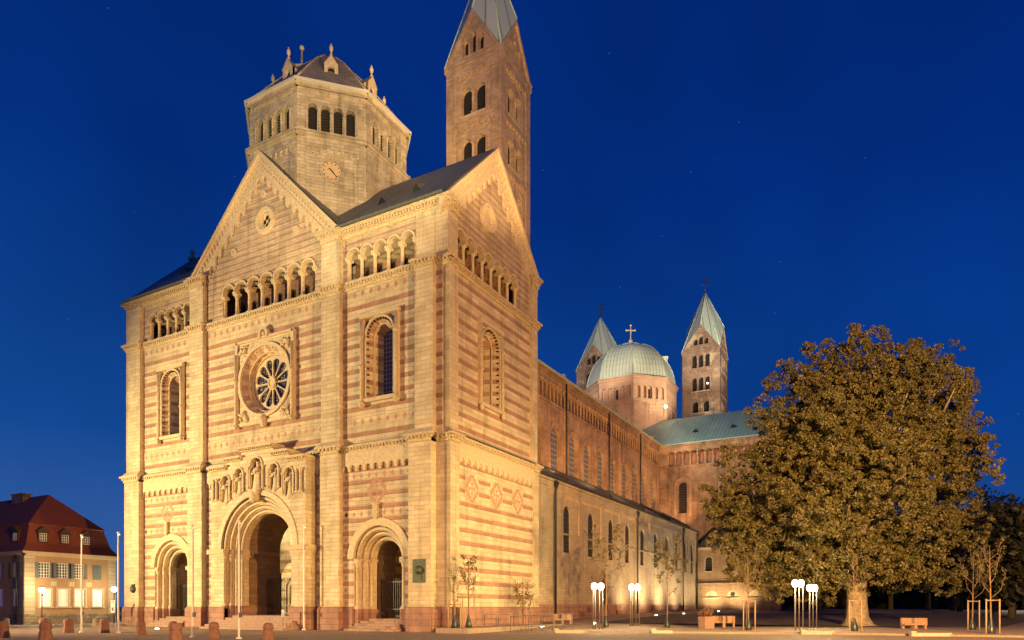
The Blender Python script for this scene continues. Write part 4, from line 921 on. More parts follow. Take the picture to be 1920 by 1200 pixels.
# ---- aisle
AXx = -1.0; AM = SD @ Matrix.Translation((0,-AXx,0))
AW = [21.7,27.6,33.3,38.6,44.0,49.4,54.4,59.2,63.7,67.6]
mb = MB(AM)
mb.panel([(13.8,0),(70,0),(70,13.2),(13.8,13.2)], [arch(y,.8,6.8,10.4,12) for y in AW]+[arch(31.5,1.0,.4,3.9,10)], 0, .75, 0, 0)
for a,b in zip([13.9]+[(AW[i]+AW[i+1])/2 for i in range(9)]+[69.9], [(AW[i]+AW[i+1])/2 for i in range(9)]+[69.9]): pass
ed = [16.9]+[(AW[i]+AW[i+1])/2 for i in range(9)]+[69.8]
for e in ed: mb.box(e-.28,-.12,8.6,e+.28,0.01,12.4,0)
for a,b in zip(ed,ed[1:]): mb.scallop(a+.28,b-.28,12.5,12.05,max(6,int((b-a)/.55)),-.12,0,.3,.2,0,None,4)
mb.box(13.8,-.12,12.5,70,.01,13.0,0); mb.box(13.8,-.22,13.0,70,.01,13.25,0); mb.box(13.8,-.06,8.45,70,.0,8.6,0); mb.box(13.8,-.14,0,70,.0,1.95,1)
ai = P('aisle_wall', mb, [M_['aisle'], M_['plinth']])
for y in AW: mb = MB(AM); mb.panel(arch(y,.82,6.8,10.4,12),(),.16,None,0); P('aisle_window', mb, M_['gdark'])
mb = MB(AM); mb.panel(arch(31.5,1.02,.3,3.9,10),(),.3,None,0); P('aisle_door', mb, mat('old_door', (.10,.06,.035), .7, var=.3, nscale=3))
for y in (18.6,41.3,61.6,69.6):
    mb = MB(AM); mb.tube([(y,-.3,.5),(y,-.3,12.1),(y,-.45,12.6),(y,-.3,13.1)],.10,7,0); mb.taper(y,-.38,12.5,13.0,.12,.1,.24,.16,0); P('downpipe', mb, M_['iron'])
mb = MB()
mb.add([(AXx+.4,13.9,13.3),(AXx+.4,71,13.3),(NX,76,17.4),(NX,13.9,17.4)],[(0,1,2,3)],0)
mb.box(AXx+.3,13.9,13.22,AXx+.48,70.6,13.36,1)
for y in (22.0,33.6,45.0,56.5,67.0):     # party-wall upstands on the aisle roof
    mb.add([(AXx-.3,y,13.6),(AXx-.3,y+.8,13.6),(AXx-.3,y+.8,14.0),(AXx-.3,y,14.0),(AXx-4.5,y,15.7),(AXx-4.5,y+.8,15.7),(AXx-4.5,y+.8,16.35),(AXx-4.5,y,16.35)],[(0,1,2,3),(4,7,6,5),(0,3,7,4),(1,5,6,2),(3,2,6,7)],1)
P('aisle_roof', mb, [M_['lead'], mat('dark_upstand', (.045,.045,.04), .7)])
mb = MB(); mb.box(2*XC-NX-1,14,0,2*XC-NX,74,28,0); mb.box(-34,14,0,-33.8,72,13,0); P('north_wall', mb, M_['nave'])
# ---- transept
TY = 74.0; TM = Matrix.Translation((0,TY,0)); TX1 = 10.0
mb = MB(TM); tw = [-4.2, 2.9]
mb.panel([(-8.1,6),(TX1,6),(TX1,24.4),(-8.1,24.4)],[arch(x,.72,16.9,21.3,12) for x in tw],0,.9,0,0)
for x in tw:
    mb.ring(x,1.15,1.4,16.4,21.3,-.12,.02,1,None,14); mb.ring(x,.9,1.15,21.3,21.3,-.05,.02,0,1,14)
    for s in (-1,1): mb.box(x+s*1.75,-.08,16,x+s*1.83,.02,23.6,0)
    mb.box(x-1.83,-.08,23.5,x+1.83,.02,23.6,0)
mb.box(-8.1,-.16,24.3,TX1,.02,24.55,0)
g0,g1,n = -6.6,9.0,13
mb.panel([(-8.1,24.5),(TX1,24.5),(TX1,28),(-8.1,28)],[arcade(g0,g1,24.7,26.5,n,.14,9)],0,.35,0,0)
mb.box(g0,.8,24.5,g1,.85,28,2); mb.box(g0,.01,24.55,g1,.9,24.68,0)
pp = (g1-g0)/n
for i in range(n): mb.ring(g0+(i+.5)*pp,pp*.43,pp*.43+.14,26.5,26.5,-.08,.02,0,None,9)
mb.cornice(-8.0,TX1,27.6,28.1,0,.35,0,None,.5)
mb.box(TX1-.05,0.1,6,TX1,18,28,0); mb.box(-8.1,17.9,6,TX1,18,28,0); nb_ = MB(TM); nb_.box(-45,0,6,-27,.3,28,0); P('north_transept_wall', nb_, M_['nave'])
tr = P('transept_wall', mb, [M_['nave'], M_['drum'], mat('orange_gallery', (.42,.19,.10), .9, var=.2)])
columns(TM, tr, g0, g1, n, 24.7, 26.5, .17, .13, mt='drum')
for x in tw: mb = MB(TM); mb.panel(arch(x,.74,16.9,21.3,12),(),.6,None,0); P('transept_window', mb, M_['gdark'])
mb = MB()
mb.add([(-45,TY-.4,28.1),(TX1+.2,TY-.4,28.1),(TX1+.2,TY+9,34.8),(-45,TY+9,34.8)],[(0,1,2,3)],0)
mb.add([(-45,TY+18.4,28.1),(TX1+.2,TY+18.4,28.1),(TX1+.2,TY+9,34.8),(-45,TY+9,34.8)],[(3,2,1,0)],0)
mb.add([(TX1,TY,28),(TX1,TY+18,28),(TX1,TY+9,34.7)],[(0,1,2)],1)
for x in (-2.8,3.2): 
    y = TY+3.2; z = 28.1+3.6*.713; mb.add([(x-.55,y-.2,z-.1),(x+.55,y-.2,z-.1),(x,y-.22,z+.42),(x,y+.7,z+.55)],[(0,1,2)],2); mb.add([(x-.75,y-.22,z-.12),(x,y-.25,z+.5),(x,y+.8,z+.62)],[(0,1,2)],0); mb.add([(x+.75,y-.22,z-.12),(x,y-.25,z+.5),(x,y+.8,z+.62)],[(2,1,0)],0)
mb.box(-8,TY-.5,28.05,TX1+.2,TY-.36,28.2,0)
P('transept_roof', mb, [M_['copper'], M_['nave'], M_['black']])
# ---- crossing dome
DC = Vector((XC,87.0,0)); DA = 7.8; dh = DA*T8; mb = MB()
for k in range(8):
    mb.M = octM(k, DC, DA)
    mb.panel([(-dh,28),(dh,28),(dh,38.1),(-dh,38.1)],[circ(.6,33.1,.62,18)] if k == 1 else [],0,.4,0,0)
    for u in (-dh+.3,0,dh-.3): mb.box(u-.3,-.1,34.6,u+.3,.02,37.6,1 if u else 1)
    mb.scallop(-dh+.05,dh-.05,38.0,37.65,12,-.1,0,.3,.15,0,None,4); mb.hexa([(-dh-.06,38.0),(dh+.06,38.0),(dh+.1,38.25),(-dh-.1,38.25)],-.22,.02,0)
    hl = [arch(-dh+.35+(i+.5)*(2*dh-.7)/5,.42,38.6,40.4,9) for i in range(5)]
    mb.panel([(-dh,38.1),(dh,38.1),(dh,42.2),(-dh,42.2)],hl,0,.52,0,0)
    mb.panel([(-dh+.2,38.3),(dh-.2,38.3),(dh-.2,41.2),(-dh+.2,41.2)],[arch(0,.3,38.6,40.2,8)],.5,.6,0,0)
    mb.panel([(-.4,38.4),(.4,38.4),(.4,41),(-.4,41)],(),.58,None,2)
    mb.hexa([(-dh-.06,41.9),(dh+.06,41.9),(dh+.1,42.35),(-dh-.1,42.35)],-.2,.02,0); mb.hexa([(-dh-.14,42.35),(dh+.14,42.35),(dh+.16,42.55),(-dh-.16,42.55)],-.36,.02,0)
mb.M = octM(1,DC,DA); mb.panel(circ(.6,33.1,.6,18),(),.35,None,2)
dm = P('dome_drum', mb, [M_['drum'], M_['tow'], M_['gdark']])
mb = MB(); prof = [(DA*.97*math.cos(a)**.9 if a < 1.5 else .12, 42.5+8.1*math.sin(a)) for a in [R(x) for x in (0,8,16,24,32,40,48,56,64,72,79)]]
for k in range(8):
    mb.M = Matrix.Translation(DC) @ Matrix.Rotation(k*PI/4,4,'Z')
    for (a,z0),(b,z1) in zip(prof,prof[1:]): mb.add([(-a*T8,-a,z0),(a*T8,-a,z0),(b*T8,-b,z1),(-b*T8,-b,z1)],[(0,1,2,3)],0,False)
    mb.tube([(a*T8,-a,z) for a,z in prof],.09,5,0)
mb.M = None; rt = prof[-1][0]
mb.lathe(DC.x,DC.y,[(rt+.5,prof[-1][1]-.15),(rt+.45,prof[-1][1]+.15),(.7,prof[-1][1]+.5),(.25,prof[-1][1]+.8)],16,0)
P('dome_roof', mb, M_['copperpale'], dm)
mb = MB(); zt = prof[-1][1]+.8; mb.ball(DC.x,DC.y,zt+.3,.42,12); cross(mb,DC.x,DC.y,zt+.6,2.7,.11); P('dome_cross', mb, M_['plain'], dm)
mb = MB(Matrix.Translation(DC) @ Matrix.Rotation(2.35*PI/4,4,'Z') @ Matrix.Translation((0,-DA*.80,0)))
mb.box(-.6,-.5,46.6,.6,2.0,47.9,0); mb.box(-.7,-.62,47.9,.7,2.0,48.05,0); P('dome_dormer', mb, M_['copperpale'], dm)
mb = MB(); mb.box(XC-6.5,94,6,XC+6.5,118,26,0); mb.add([(XC-7,92,26),(XC+7,92,26),(XC+7,118,26),(XC-7,118,26),(XC,92,33),(XC,118,33)],[(0,4,5,3),(1,2,5,4),(2,3,5),(0,1,4)],1); P('choir', mb, [M_['nave'], M_['copper']])
# ---- double chapel in the corner of aisle and transept
CY = 70.0; CM = Matrix.Translation((0,CY,0)); cx0, cx1 = -.9, 10.4
mb = MB(CM)
ch = [arch(x,.5,7.2,8.9,10) for x in (.95,4.25,7.5)]+[arch(x,.95,3.15,3.25,10) for x in (1.4,4.5,7.7)]
mb.panel([(cx0,.6),(cx1,.6),(cx1,10.7),(cx0,10.7)],ch,0,.3,0,0)
for x in (.95,4.25,7.5): mb.ring(x,.5,.62,7.2,8.9,-.03,.02,1,None,12); mb.panel(arch(x,.5,7.2,8.9,10),(),.25,None,2); mb.box(x-.62,-.1,7.05,x+.62,.0,7.18,1)
for x in (1.4,4.5,7.7): mb.panel(arch(x,.95,3.15,3.25,10),(),.2,None,1); mb.box(x-1.1,-.12,3.0,x+1.1,.0,3.12,1)
mb.ring(4.5,.0001,.34,0,3.65,.1,.2,2,None,14,True)
for a,b in ((-.6,2.4),(2.9,7.6)): mb.box(a,-.1,5.75,b,.0,5.88,0)
mb.box(cx0,-.3,5.2,cx1,.02,5.4,0); mb.box(2.65,-.1,5.4,2.8,.0,10.5,0); mb.box(6.0,-.1,5.4,6.15,0,10.5,0)
mb.box(cx1-.1,-1.3,.6,cx1+1.1,.4,5.3,0); mb.box(cx1-.2,-1.4,5.3,cx1+1.2,.4,5.5,1); mb.box(cx1-.3,-.5,5.5,cx1+.6,.4,10.6,0)
mb.box(cx0,-.2,10.5,cx1+.7,.02,10.85,1); mb.box(cx1+.0,0.05,.6,cx1+.1,4,10.7,0)
P('chapel_wall', mb, [stone('chapel_stone', (.44,.30,.19), (.38,.25,.16), h=.3, length=.8, stain=.3), M_['cream'], M_['gdark']])
mb = MB(CM); mb.add([(cx0,-.3,10.85),(cx1+.8,-.3,10.85),(cx1+.8,5,10.85),(cx0,5,10.85),(cx0+2.2,2.8,14.2),(cx1-1.4,2.8,14.2)],[(0,1,5,4),(1,2,5),(0,4,3),(2,3,4,5)],0)
mb.tube([(cx0-.05,-.2,.6),(cx0-.05,-.2,10.8)],.08,6,0); P('chapel_roof', mb, M_['lead'])
# ---- visible floodlight heads on the roofs
for x,y,z,s in ((-8.6,79.6,36.2,.28),(-5.6,97.1,44.7,.16)):
    t = thing('roof_spotlight', 'small bright spotlight glowing at the foot of the dome drum' if s > .2 else 'tiny bright spotlight in the belfry of the eastern tower', 'spotlight', (x,y,z-.3))
    mb = MB(); mb.box(x-.18,y-.1,z-.3,x+.18,y+.2,z-.05,0); mb.build('housing', M_['iron'], t); mb = MB(); mb.ball(x,y-.1,z,s,10,0); mb.build('lens', LE['spotg'], t)
point('roof_lamp', (-8.2,78.8,36.6), 160, (1,.85,.6), .2)
# ------------------------------------------------------------------ old town house on the left
def town_house():
    X, Y0, Y1, XL = -46.2, -2.8, 5.9, -66
    T = thing('town_house', 'baroque town house with red mansard roof, grey shutters and white panelled ground-floor windows', 'house', (X-8,1.5,0))
    wallm = mat('ochre_render', (.34,.20,.10), .9, bump=.01, nscale=9, var=.12); quoin = stone('quoin_stone', (.46,.36,.23), (.38,.29,.18), h=.42, length=3, mortar=.03, stain=.2)
    base = stone('rubble_base', (.33,.25,.17), (.17,.12,.085), h=.26, length=.5, mortar=.03, stain=.4); trim = mat('trim_stone', (.48,.36,.22), .8, var=.1, nscale=4)
    SM = Matrix.Translation((X,0,0)) @ Matrix.Rotation(PI/2,4,'Z'); LM = Matrix.Translation((0,Y0,0))
    GF = [(-.95,.52),(.7,.52),(2.3,.52),(4.1,.52)]; 
    UF = [(-1.05,0),(.62,0),(2.25,0),(4.0,1)]
    mb = MB(SM)
    mb.panel([(Y0,0),(Y1,0),(Y1,6.75),(Y0,6.75)],[[(c-w,1.75),(c+w,1.75),(c+w,3.45),(c-w,3.45)] for c,w in GF]+[[(c-.5,4.55),(c+.5,4.55),(c+.5,6.0),(c-.5,6.0)] for c,k in UF if not k],0,.22,0,3)
    mb.box(Y0-.05,-.12,0,Y1+.05,0,1.0,2); mb.box(Y0-.04,-.09,1.0,Y0+.85,0,6.6,1); mb.box(Y1-.75,-.09,1.0,Y1+.04,0,6.6,1)
    mb.box(Y0-.2,-.2,6.62,Y1+.2,0.02,6.8,3); mb.box(Y0-.32,-.34,6.8,Y1+.32,.02,7.02,3)
    for c,w in GF: 
        mb.box(c-w-.14,-.06,1.75,c-w,.0,3.6,3); mb.box(c+w,-.06,1.75,c+w+.14,0,3.6,3); mb.box(c-w-.14,-.07,3.45,c+w+.14,0,3.6,3); mb.box(c-w-.2,-.14,1.6,c+w+.2,0,1.75,3)
    for c in (-.2,1.5,3.2): mb.box(c-.28,-.03,3.75,c+.28,0,4.2,3)
    mb.M = LM; mb.panel([(XL,0),(X,0),(X,6.75),(XL,6.75)],[[(x-.5,a),(x+.5,a),(x+.5,b),(x-.5,b)] for x in (-47.9,-50.6,-53.4) for a,b in ((1.75,3.45),(4.55,6.0))],0,.22,0,3)
    mb.box(XL,-.12,0,X+.05,0,1.0,2); mb.box(X-.75,-.09,1,X+.04,0,6.6,1); mb.box(XL,-.2,6.62,X+.2,.02,6.8,3); mb.box(XL,-.34,6.8,X+.32,.02,7.02,3)
    mb.M = None; mb.box(XL,Y1-.1,0,X-.1,Y1,6.7,0)
    mb.build('wall', [wallm,quoin,base,trim], T)
    red = mat('red_roof_tiles', (.24,.062,.03), .8, bump=.03, nscale=14, var=.25); redd = red
    a = .75; Z1, Z2, ZR = 7.02, 9.65, 13.3; ym = (Y0+Y1)/2
    mb = MB(); e = .32
    A = [(XL,Y0-e,Z1),(X+e,Y0-e,Z1),(X+e,Y1+e,Z1),(XL,Y1+e,Z1)]; mid = [(XL,Y0+a*.35,Z1+.8),(X-a*.35,Y0+a*.35,Z1+.8),(X-a*.35,Y1-a*.35,Z1+.8),(XL,Y1-a*.35,Z1+.8)]
    B = [(XL,Y0+a,Z2),(X-a,Y0+a,Z2),(X-a,Y1-a,Z2),(XL,Y1-a,Z2)]; B2 = [(XL,Y0+a-.1,Z2+.12),(X-a+.1,Y0+a-.1,Z2+.12),(X-a+.1,Y1-a+.1,Z2+.12),(XL,Y1-a+.1,Z2+.12)]
    r0, r1 = (XL,ym,ZR), (X-4.2,ym,ZR)
    for lo,hi in ((A,mid),(mid,B),(B,B2)):
        for i,j in ((0,1),(1,2),(2,3)): mb.poly([lo[i],lo[j],hi[j],hi[i]],0)
    mb.poly([B2[0],B2[1],r1,r0],0); mb.poly([B2[1],B2[2],r1],0); mb.poly([B2[2],B2[3],r0,r1],0)
    rf = mb.build('roof', [red], T)
    mb = MB(); mb.box(-56.2,ym-.7,12.6,-54.0,ym+.1,13.55,0); mb.box(-56.3,ym-.8,13.55,-53.9,ym+.2,13.65,0); mb.build('chimney', base, rf)
    gl = mat('window_glass', (.10,.085,.05), .1); shut = stone('grey_shutter', (.15,.165,.155), (.13,.145,.14), h=.09, length=3, mortar=.02, stain=.05)
    for M, cs in ((SM,[-1.05,1.0,3.05]),(LM,[-48.4,-52.5])):
        for c in cs:
            dd = .25; mb = MB(M); mb.box(c-.45,dd,7.95,c+.45,dd+1.6,9.05,0); mb.add([(c-.62,dd-.12,9.0),(c+.62,dd-.12,9.0),(c,dd-.12,9.55),(c-.62,dd+1.6,9.0),(c+.62,dd+1.6,9.0),(c,dd+1.6,9.55)],[(0,1,2),(1,4,5,2),(0,2,5,3)],0)
            d = mb.build('dormer', mat('dormer_tile', (.07,.035,.025), .8) if 'dormer_tile' not in bpy.data.materials else bpy.data.materials['dormer_tile'], rf)
            mb = MB(M); mb.box(c-.3,dd-.04,8.1,c+.3,dd-.01,8.85,1)
            for u in (-.3,-.1,.1,.3): mb.box(c+u-.02,dd-.07,8.08,c+u+.02,dd-.04,8.87,0)
            for z in (8.1,8.35,8.6,8.85): mb.box(c-.32,dd-.07,z-.02,c+.32,dd-.04,z+.02,0)
            mb.build('dormer_window', [M_['white'], gl], rf)
    panel = mat('white_panel', (.86,.84,.78), .6, var=.04)
    for c,w in GF: mb = MB(SM); mb.panel([(c-w,1.75),(c+w,1.75),(c+w,3.45),(c-w,3.45)],(),.12,None,0); mb.build('white_window_panel', panel, T)
    for x in (-47.9,-50.6,-53.4): mb = MB(LM); mb.panel([(x-.5,1.75),(x+.5,1.75),(x+.5,3.45),(x-.5,3.45)],(),.12,None,0); mb.build('white_window_panel', panel, T)
    def win(M, c, closed):
        if not closed:
            mb = MB(M); mb.panel([(c-.5,4.55),(c+.5,4.55),(c+.5,6.0),(c-.5,6.0)],(),.16,None,1)
            for u in (-.48,-.26,0,.26,.48): mb.box(c+u-(.035 if u == 0 else .02),.09,4.55,c+u+(.035 if u == 0 else .02),.13,6.0,0)
            for z in (4.57,4.85,5.15,5.42,5.7,5.98): mb.box(c-.5,.08,z-.02,c+.5,.12,z+.02,0)
            mb.build('window', [M_['white'], gl], T)
        mb = MB(M)
        if closed: mb.box(c-.42,-.07,4.5,c,-.02,6.0,0); mb.box(c+.02,-.07,4.5,c+.44,-.02,6.0,0)
        else: mb.box(c-1.0,-.07,4.5,c-.54,-.02,6.0,0)
        mb.build('shutter', shut, T)
        if not closed and c < 3: mb = MB(M); mb.box(c+.54,-.07,4.5,c+.78,-.02,6.0,0); mb.build('shutter', shut, T)
    for c,k in UF: win(SM, c, k)
    for x in (-47.9,-50.6,-53.4): win(LM, x, 0)
    mb = MB(); mb.tube([(X-1.1,Y0-.2,.2),(X-1.1,Y0-.2,6.7)],.07,6); mb.build('downpipe', M_['iron'], T)
town_house()
def far_house():
    T = thing('distant_house', 'dark gabled house with a chimney between the town house and the cathedral', 'house', (-56,24,0))
    mb = MB(); mb.box(-63,18,0,-48,30,12.3,0); mb.build('wall', mat('far_render', (.10,.075,.06), .9, var=.2), T)
    mb = MB(); mb.add([(-63.3,17.6,12.2),(-47.6,17.6,12.2),(-47.6,30.4,12.2),(-63.3,30.4,12.2),(-63.3,24,17.2),(-47.6,24,17.2)],[(0,1,5,4),(2,3,4,5),(1,2,5),(3,0,4)],0)
    rf = mb.build('roof', mat('far_slate', (.06,.055,.055), .7, var=.2, nscale=3), T)
    mb = MB(); mb.box(-58.2,19.6,14,-56.6,21.2,17.6,0); mb.box(-58.3,19.5,17.6,-56.5,21.3,17.8,0); mb.build('chimney', bpy.data.materials['far_render'], rf)
far_house()
# ------------------------------------------------------------------ flagpoles, bollards, signs, lamps
FG = 'white flagpoles before the west front'
poles = [(-21.2,-11.6,6.4,'white flagpole in front of the town house windows, leftmost of the flagpoles'),(-18.3,-10.9,6.5,'white flagpole at the right-hand end of the town house'),
 (-8.3,-12.8,6.2,'white flagpole before the left buttress beside the main portal'),(-4.4,-12.9,6.2,'white flagpole in front of the left side of the main portal'),(-11.9,-.9,7.6,'white flagpole close to the buttress right of the main portal')]
def flagpole(x,y,h,lab):
    t = thing('flagpole', lab, 'flagpole', (x,y,0), FG); r = .058
    mb = MB(); mb.lathe(x,y,[(r,0),(r,h*.6),(r*.62,h)],10,0); mb.lathe(x,y,[(.16,0),(.16,.06),(.09,.1)],10,0); mb.build('pole', M_['pole'], t)
    mb = MB(); mb.ball(x,y,h+.05,.09,8,0); mb.box(x,y-.03,h-.12,x+.2,y+.03,h-.04,0); mb.build('finial', M_['pole'], t)
    mb = MB(); mb.box(x+r,y-.06,1.15,x+r+.14,y+.06,1.4,0); mb.tube([(x+r+.06,y,1.3),(x+r*.9+.03,y,h-.1)],.008,4,0); mb.build('halyard_cleat', M_['steel'], t)
for p in poles: flagpole(*p)
M_['boll'] = mat('red_sandstone', (.25,.125,.085), .9, bump=.03, nscale=9, var=.25)
def bollard(x,y,lab,s=1.,m='boll',grp='red sandstone bollards before the cathedral'):
    mb = MB(Matrix.Translation((x,y,0)) @ Matrix.Scale(s,4))
    mb.lathe(0,0,[(.34,-.05),(.33,.12),(.28,.45),(.255,.56),(.29,.60),(.29,.72),(.26,.84),(.17,.92),(.02,.95)],8,0,False,PI/8)
    o = mb.build('stone_bollard', M_[m], None, lab, 'bollard', grp); return o
for x,y,s,l in ((-21.3,-12.4,1,'red sandstone bollard left of the leftmost flagpole'),(-19.0,-11.4,1,'red sandstone bollard between the two left flagpoles'),(-13.3,-12.6,.92,'red sandstone bollard at the foot of the far left buttress'),
  (-10.7,-12.3,.92,'red sandstone bollard before the steps of the left portal'),(-6.0,-13.2,.95,'red sandstone bollard between the two flagpoles by the main portal'),(-2.2,-12.9,.95,'red sandstone bollard in front of the main portal steps, rightmost of the bollards'),
  (-25.8,-11.6,1,'red sandstone bollard cut by the left edge of the picture'),(-4.4,-16.6,1,'near red sandstone bollard cut by the bottom edge right of the leftmost buttress flagpole'),(-11.6,-18.8,1,'round-topped red bollard cut by the bottom edge below the left buttress'),(-16.6,-18.4,1,'round-topped red bollard cut by the bottom edge below the town house')):
    bollard(x,y,l,s)
bollard(-43.9,-5.4,'small pale stone bollard at the corner of the town house',.75,'kerb','pale bollards by the town house'); bollard(-35.5,-2.4,'small pale stone bollard beside the leftmost flagpole',.75,'kerb','pale bollards by the town house')
def sign(x,y,z0,z1,w,lab,blue,rz=YAW+.1):
    M = Matrix.Translation((x,y,0)) @ Matrix.Rotation(rz,4,'Z'); t = thing('notice_sign', lab, 'sign', (x,y,0))
    mb = MB(M); mb.tube([(0,.04,0),(0,.04,z1)],.03,6,0); mb.build('post', M_['steel'], t)
    mb = MB(M); mb.box(-w/2,-.02,z0,w/2,.02,z1,0)
    if blue == 1: mb.ring(0,.0001,w*.32,0,z1-w*.5,-.03,-.02,1,None,14,True); mb.box(-w*.32,-.03,z0+.1,w*.32,-.02,z0+.3,2); mb.box(-w*.32,-.03,z0+.4,w*.32,-.02,z0+.48,2)
    elif blue == 0: mb.ring(0,w*.16,w*.26,0,z1-w*.45,-.03,-.02,2,None,14,True); mb.box(-.07,-.03,z0+.15,.07,-.02,z0+.45,2)
    else: mb.box(-w*.3,-.03,z0+.06,w*.3,-.02,z0+.12,2); mb.box(-w*.3,-.03,z0+.2,w*.3,-.02,z0+.24,2)
    mb.build('sign_board', [M_['white'], mat('sign_blue', (.02,.08,.35), .5), mat('sign_grey', (.15,.15,.17), .5)], t)
sign(-34.2,-1.6,1.2,2.3,.34,'narrow white notice sign on a post beside the leftmost flagpole',0)
sign(-36.6,2.6,.3,2.6,.72,'tall white sign panel with a blue disc at the left edge of the cathedral',1)
sign(-13.3,-1.6,1.0,1.5,.2,'small white sign on a thin post before the main portal gate',2)
# post lamps by the town house
def post_lamp(x,y,h,lab,power=500):
    t = thing('street_lamp', lab, 'street lamp', (x,y,0), 'post lamps by the town house')
    mb = MB(); mb.lathe(x,y,[(.09,0),(.09,.5),(.05,.6),(.045,h-.5)],8,0); mb.tube([(x,y,h-.75),(x+.12,y,h-.62),(x+.2,y,h-.55)],.03,5,0); mb.lathe(x,y,[(.10,h-.5),(.13,h-.42)],8,0); mb.build('post', M_['iron'], t)
    mb = MB(); mb.ball(x,y,h-.12,.26,12,0); mb.build('lamp_globe', LE['glow'], t); mb = MB(); mb.lathe(x,y,[(.2,h+.12),(.05,h+.24)],8,0); mb.build('lamp_cap', M_['iron'], t)
    point('lamp_light', (x-.55,y,h-.05), power, (1,.84,.50), .25)
post_lamp(-43.6,-2.6,3.4,'glowing post lamp in front of the town house',560)
post_lamp(-43.2,4.0,3.6,'glowing post lamp at the right end of the town house',560)
post_lamp(-44.0,9.0,3.9,'distant glowing post lamp just right of the town house',500)
# modern lamps: square light heads carried by four slim poles
def stele_lamp(x,y,h,s,lab,rz,power=260,zb=None):
    z0 = gz(x,y) if zb is None else zb; t = thing('street_lamp', lab, 'street lamp', (x,y,z0), 'slim four-pole lamps on the square')
    M = Matrix.Translation((x,y,z0)) @ Matrix.Rotation(rz,4,'Z')
    for a,b in ((-s,-s*.5),(s,-s*.5),(-s*.45,s*.5),(s*.45,s*.5)):
        mb = MB(M); mb.tube([(a,b,0),(a,b,h-.1)],.036,8,0); mb.build('pole', M_['steel'], t)
    for a in (-s*.7,s*.7): mb = MB(M); mb.lathe(a,0,[(.06,h-.14),(.15,h-.1),(.2,h+.02),(.21,h+.14),(.17,h+.28),(.06,h+.35)],12,0); mb.build('lamp_head', LE['glow'], t)
    point('lamp_light', (M @ Vector((0,-.3,h+.1)))[:], power, (1,.84,.50), .2)
stele_lamp(7.8,7.5,2.95,.34,'four-pole lamp in front of the dark aisle wall, leftmost of the four-pole lamps',YAW,560)
stele_lamp(8.4,13.6,2.95,.34,'four-pole lamp second from the left, before the pale part of the aisle wall',YAW,560)
stele_lamp(20.45,11.6,3.05,.27,'four-pole lamp under the left side of the big plane tree',YAW,560,.12)
stele_lamp(20.75,17.4,3.0,.27,'four-pole lamp just behind and right of another under the plane tree',YAW,560)
def uplight(x,y,lab,s=.16):
    z = max(gz(x,y), .0); t = thing('ground_spotlight', lab, 'spotlight', (x,y,z), 'spotlights sunk in the paving')
    mb = MB(); mb.lathe(x,y,[(s*1.3,z),(s*1.3,z+.05),(s,z+.06)],12,0); mb.build('rim', M_['steel'], t); mb = MB(); mb.ball(x,y,z+.05,s,10,0,.6); mb.build('lens', LE['spotg'], t)
for a in ((-21.8,-5.8,'glowing ground spotlight before the steps of the left portal'),(2.9,8.6,'glowing ground spotlight by the hand rail at the cathedral corner'),(4.4,32.1,'glowing ground spotlight at the foot of the aisle wall between lamp and sapling'),(5.2,39.8,'small ground spotlight further along the aisle wall'),(5.5,56,'glowing ground spotlight at the foot of the chapel'),(4.5,15.0,'faint ground spotlight left of the leftmost four-pole lamp')): uplight(*a)
# ------------------------------------------------------------------ benches, planter, bike stands, hand rail, white block
M_['blk'] = mat('reddish_block', (.29,.18,.12), .8, bump=.015, nscale=8, var=.15)
def bench(x,y,z,rz,lab,s=1.):
    t = thing('block_bench', lab, 'bench', (x,y,z), 'double-sided block benches'); M = Matrix.Translation((x,y,z)) @ Matrix.Rotation(rz,4,'Z') @ Matrix.Scale(s,4)
    mb = MB(M); mb.box(-.82,-.3,.36,.82,.3,.48); mb.build('seat', M_['blk'], t)
    mb = MB(M); mb.box(-.82,.12,.48,-.1,.3,.88); mb.build('backrest', M_['blk'], t); mb = MB(M); mb.box(.1,-.3,.48,.8,-.12,.88); mb.build('backrest', M_['blk'], t)
    mb = MB(M); mb.box(-.1,-.28,0,.1,.28,.88); mb.box(-.78,.05,0,-.64,.28,.36); mb.box(.64,-.28,0,.78,-.05,.36); mb.build('support', M_['blk'], t)
bench(27.3,20,.02,YAW,'reddish block bench right of the plane tree trunk'); bench(14.7,15.6,.14,YAW,'reddish block bench beside the square planter'); bench(2.4,13.3,.3,YAW,'pale block bench behind the hand rail by the aisle wall',.9)
def planter():
    x,y = 13.9,13.7; z = .12; t = thing('square_planter', 'square stone planter with withered plants beside a block bench', 'planter', (x,y,z)); M = Matrix.Translation((x,y,z)) @ Matrix.Rotation(YAW+.35,4,'Z')
    mb = MB(M); mb.taper(0,0,0,.85,.40,.40,.43,.43); mb.box(-.36,-.36,.8,.36,.36,.87,0); mb.build('tub', M_['blk'], t)
    mb = MB(M); rnd = random.Random(2)
    for i in range(34):
        a, b = rnd.uniform(-.3,.3), rnd.uniform(-.3,.3); h = rnd.uniform(.25,.62); p = Vector((a*1.3,b*1.3,.85+h)); mb.tube([(a,b,.85),p],.012,4,0)
        for k in range(5): q = p-Vector((0,0,h*.15*k)); d = Vector((rnd.uniform(-.1,.1),rnd.uniform(-.1,.1),.05)); mb.poly([q,q+d,q+d*1.4+Vector((0,.04,.06)),q+Vector((.02,.05,.05))],1)
    mb.build('plants', [mat('dry_stalk', (.22,.11,.06), .9), mat('dry_leaf', (.20,.11,.05), .9)], t)
planter()
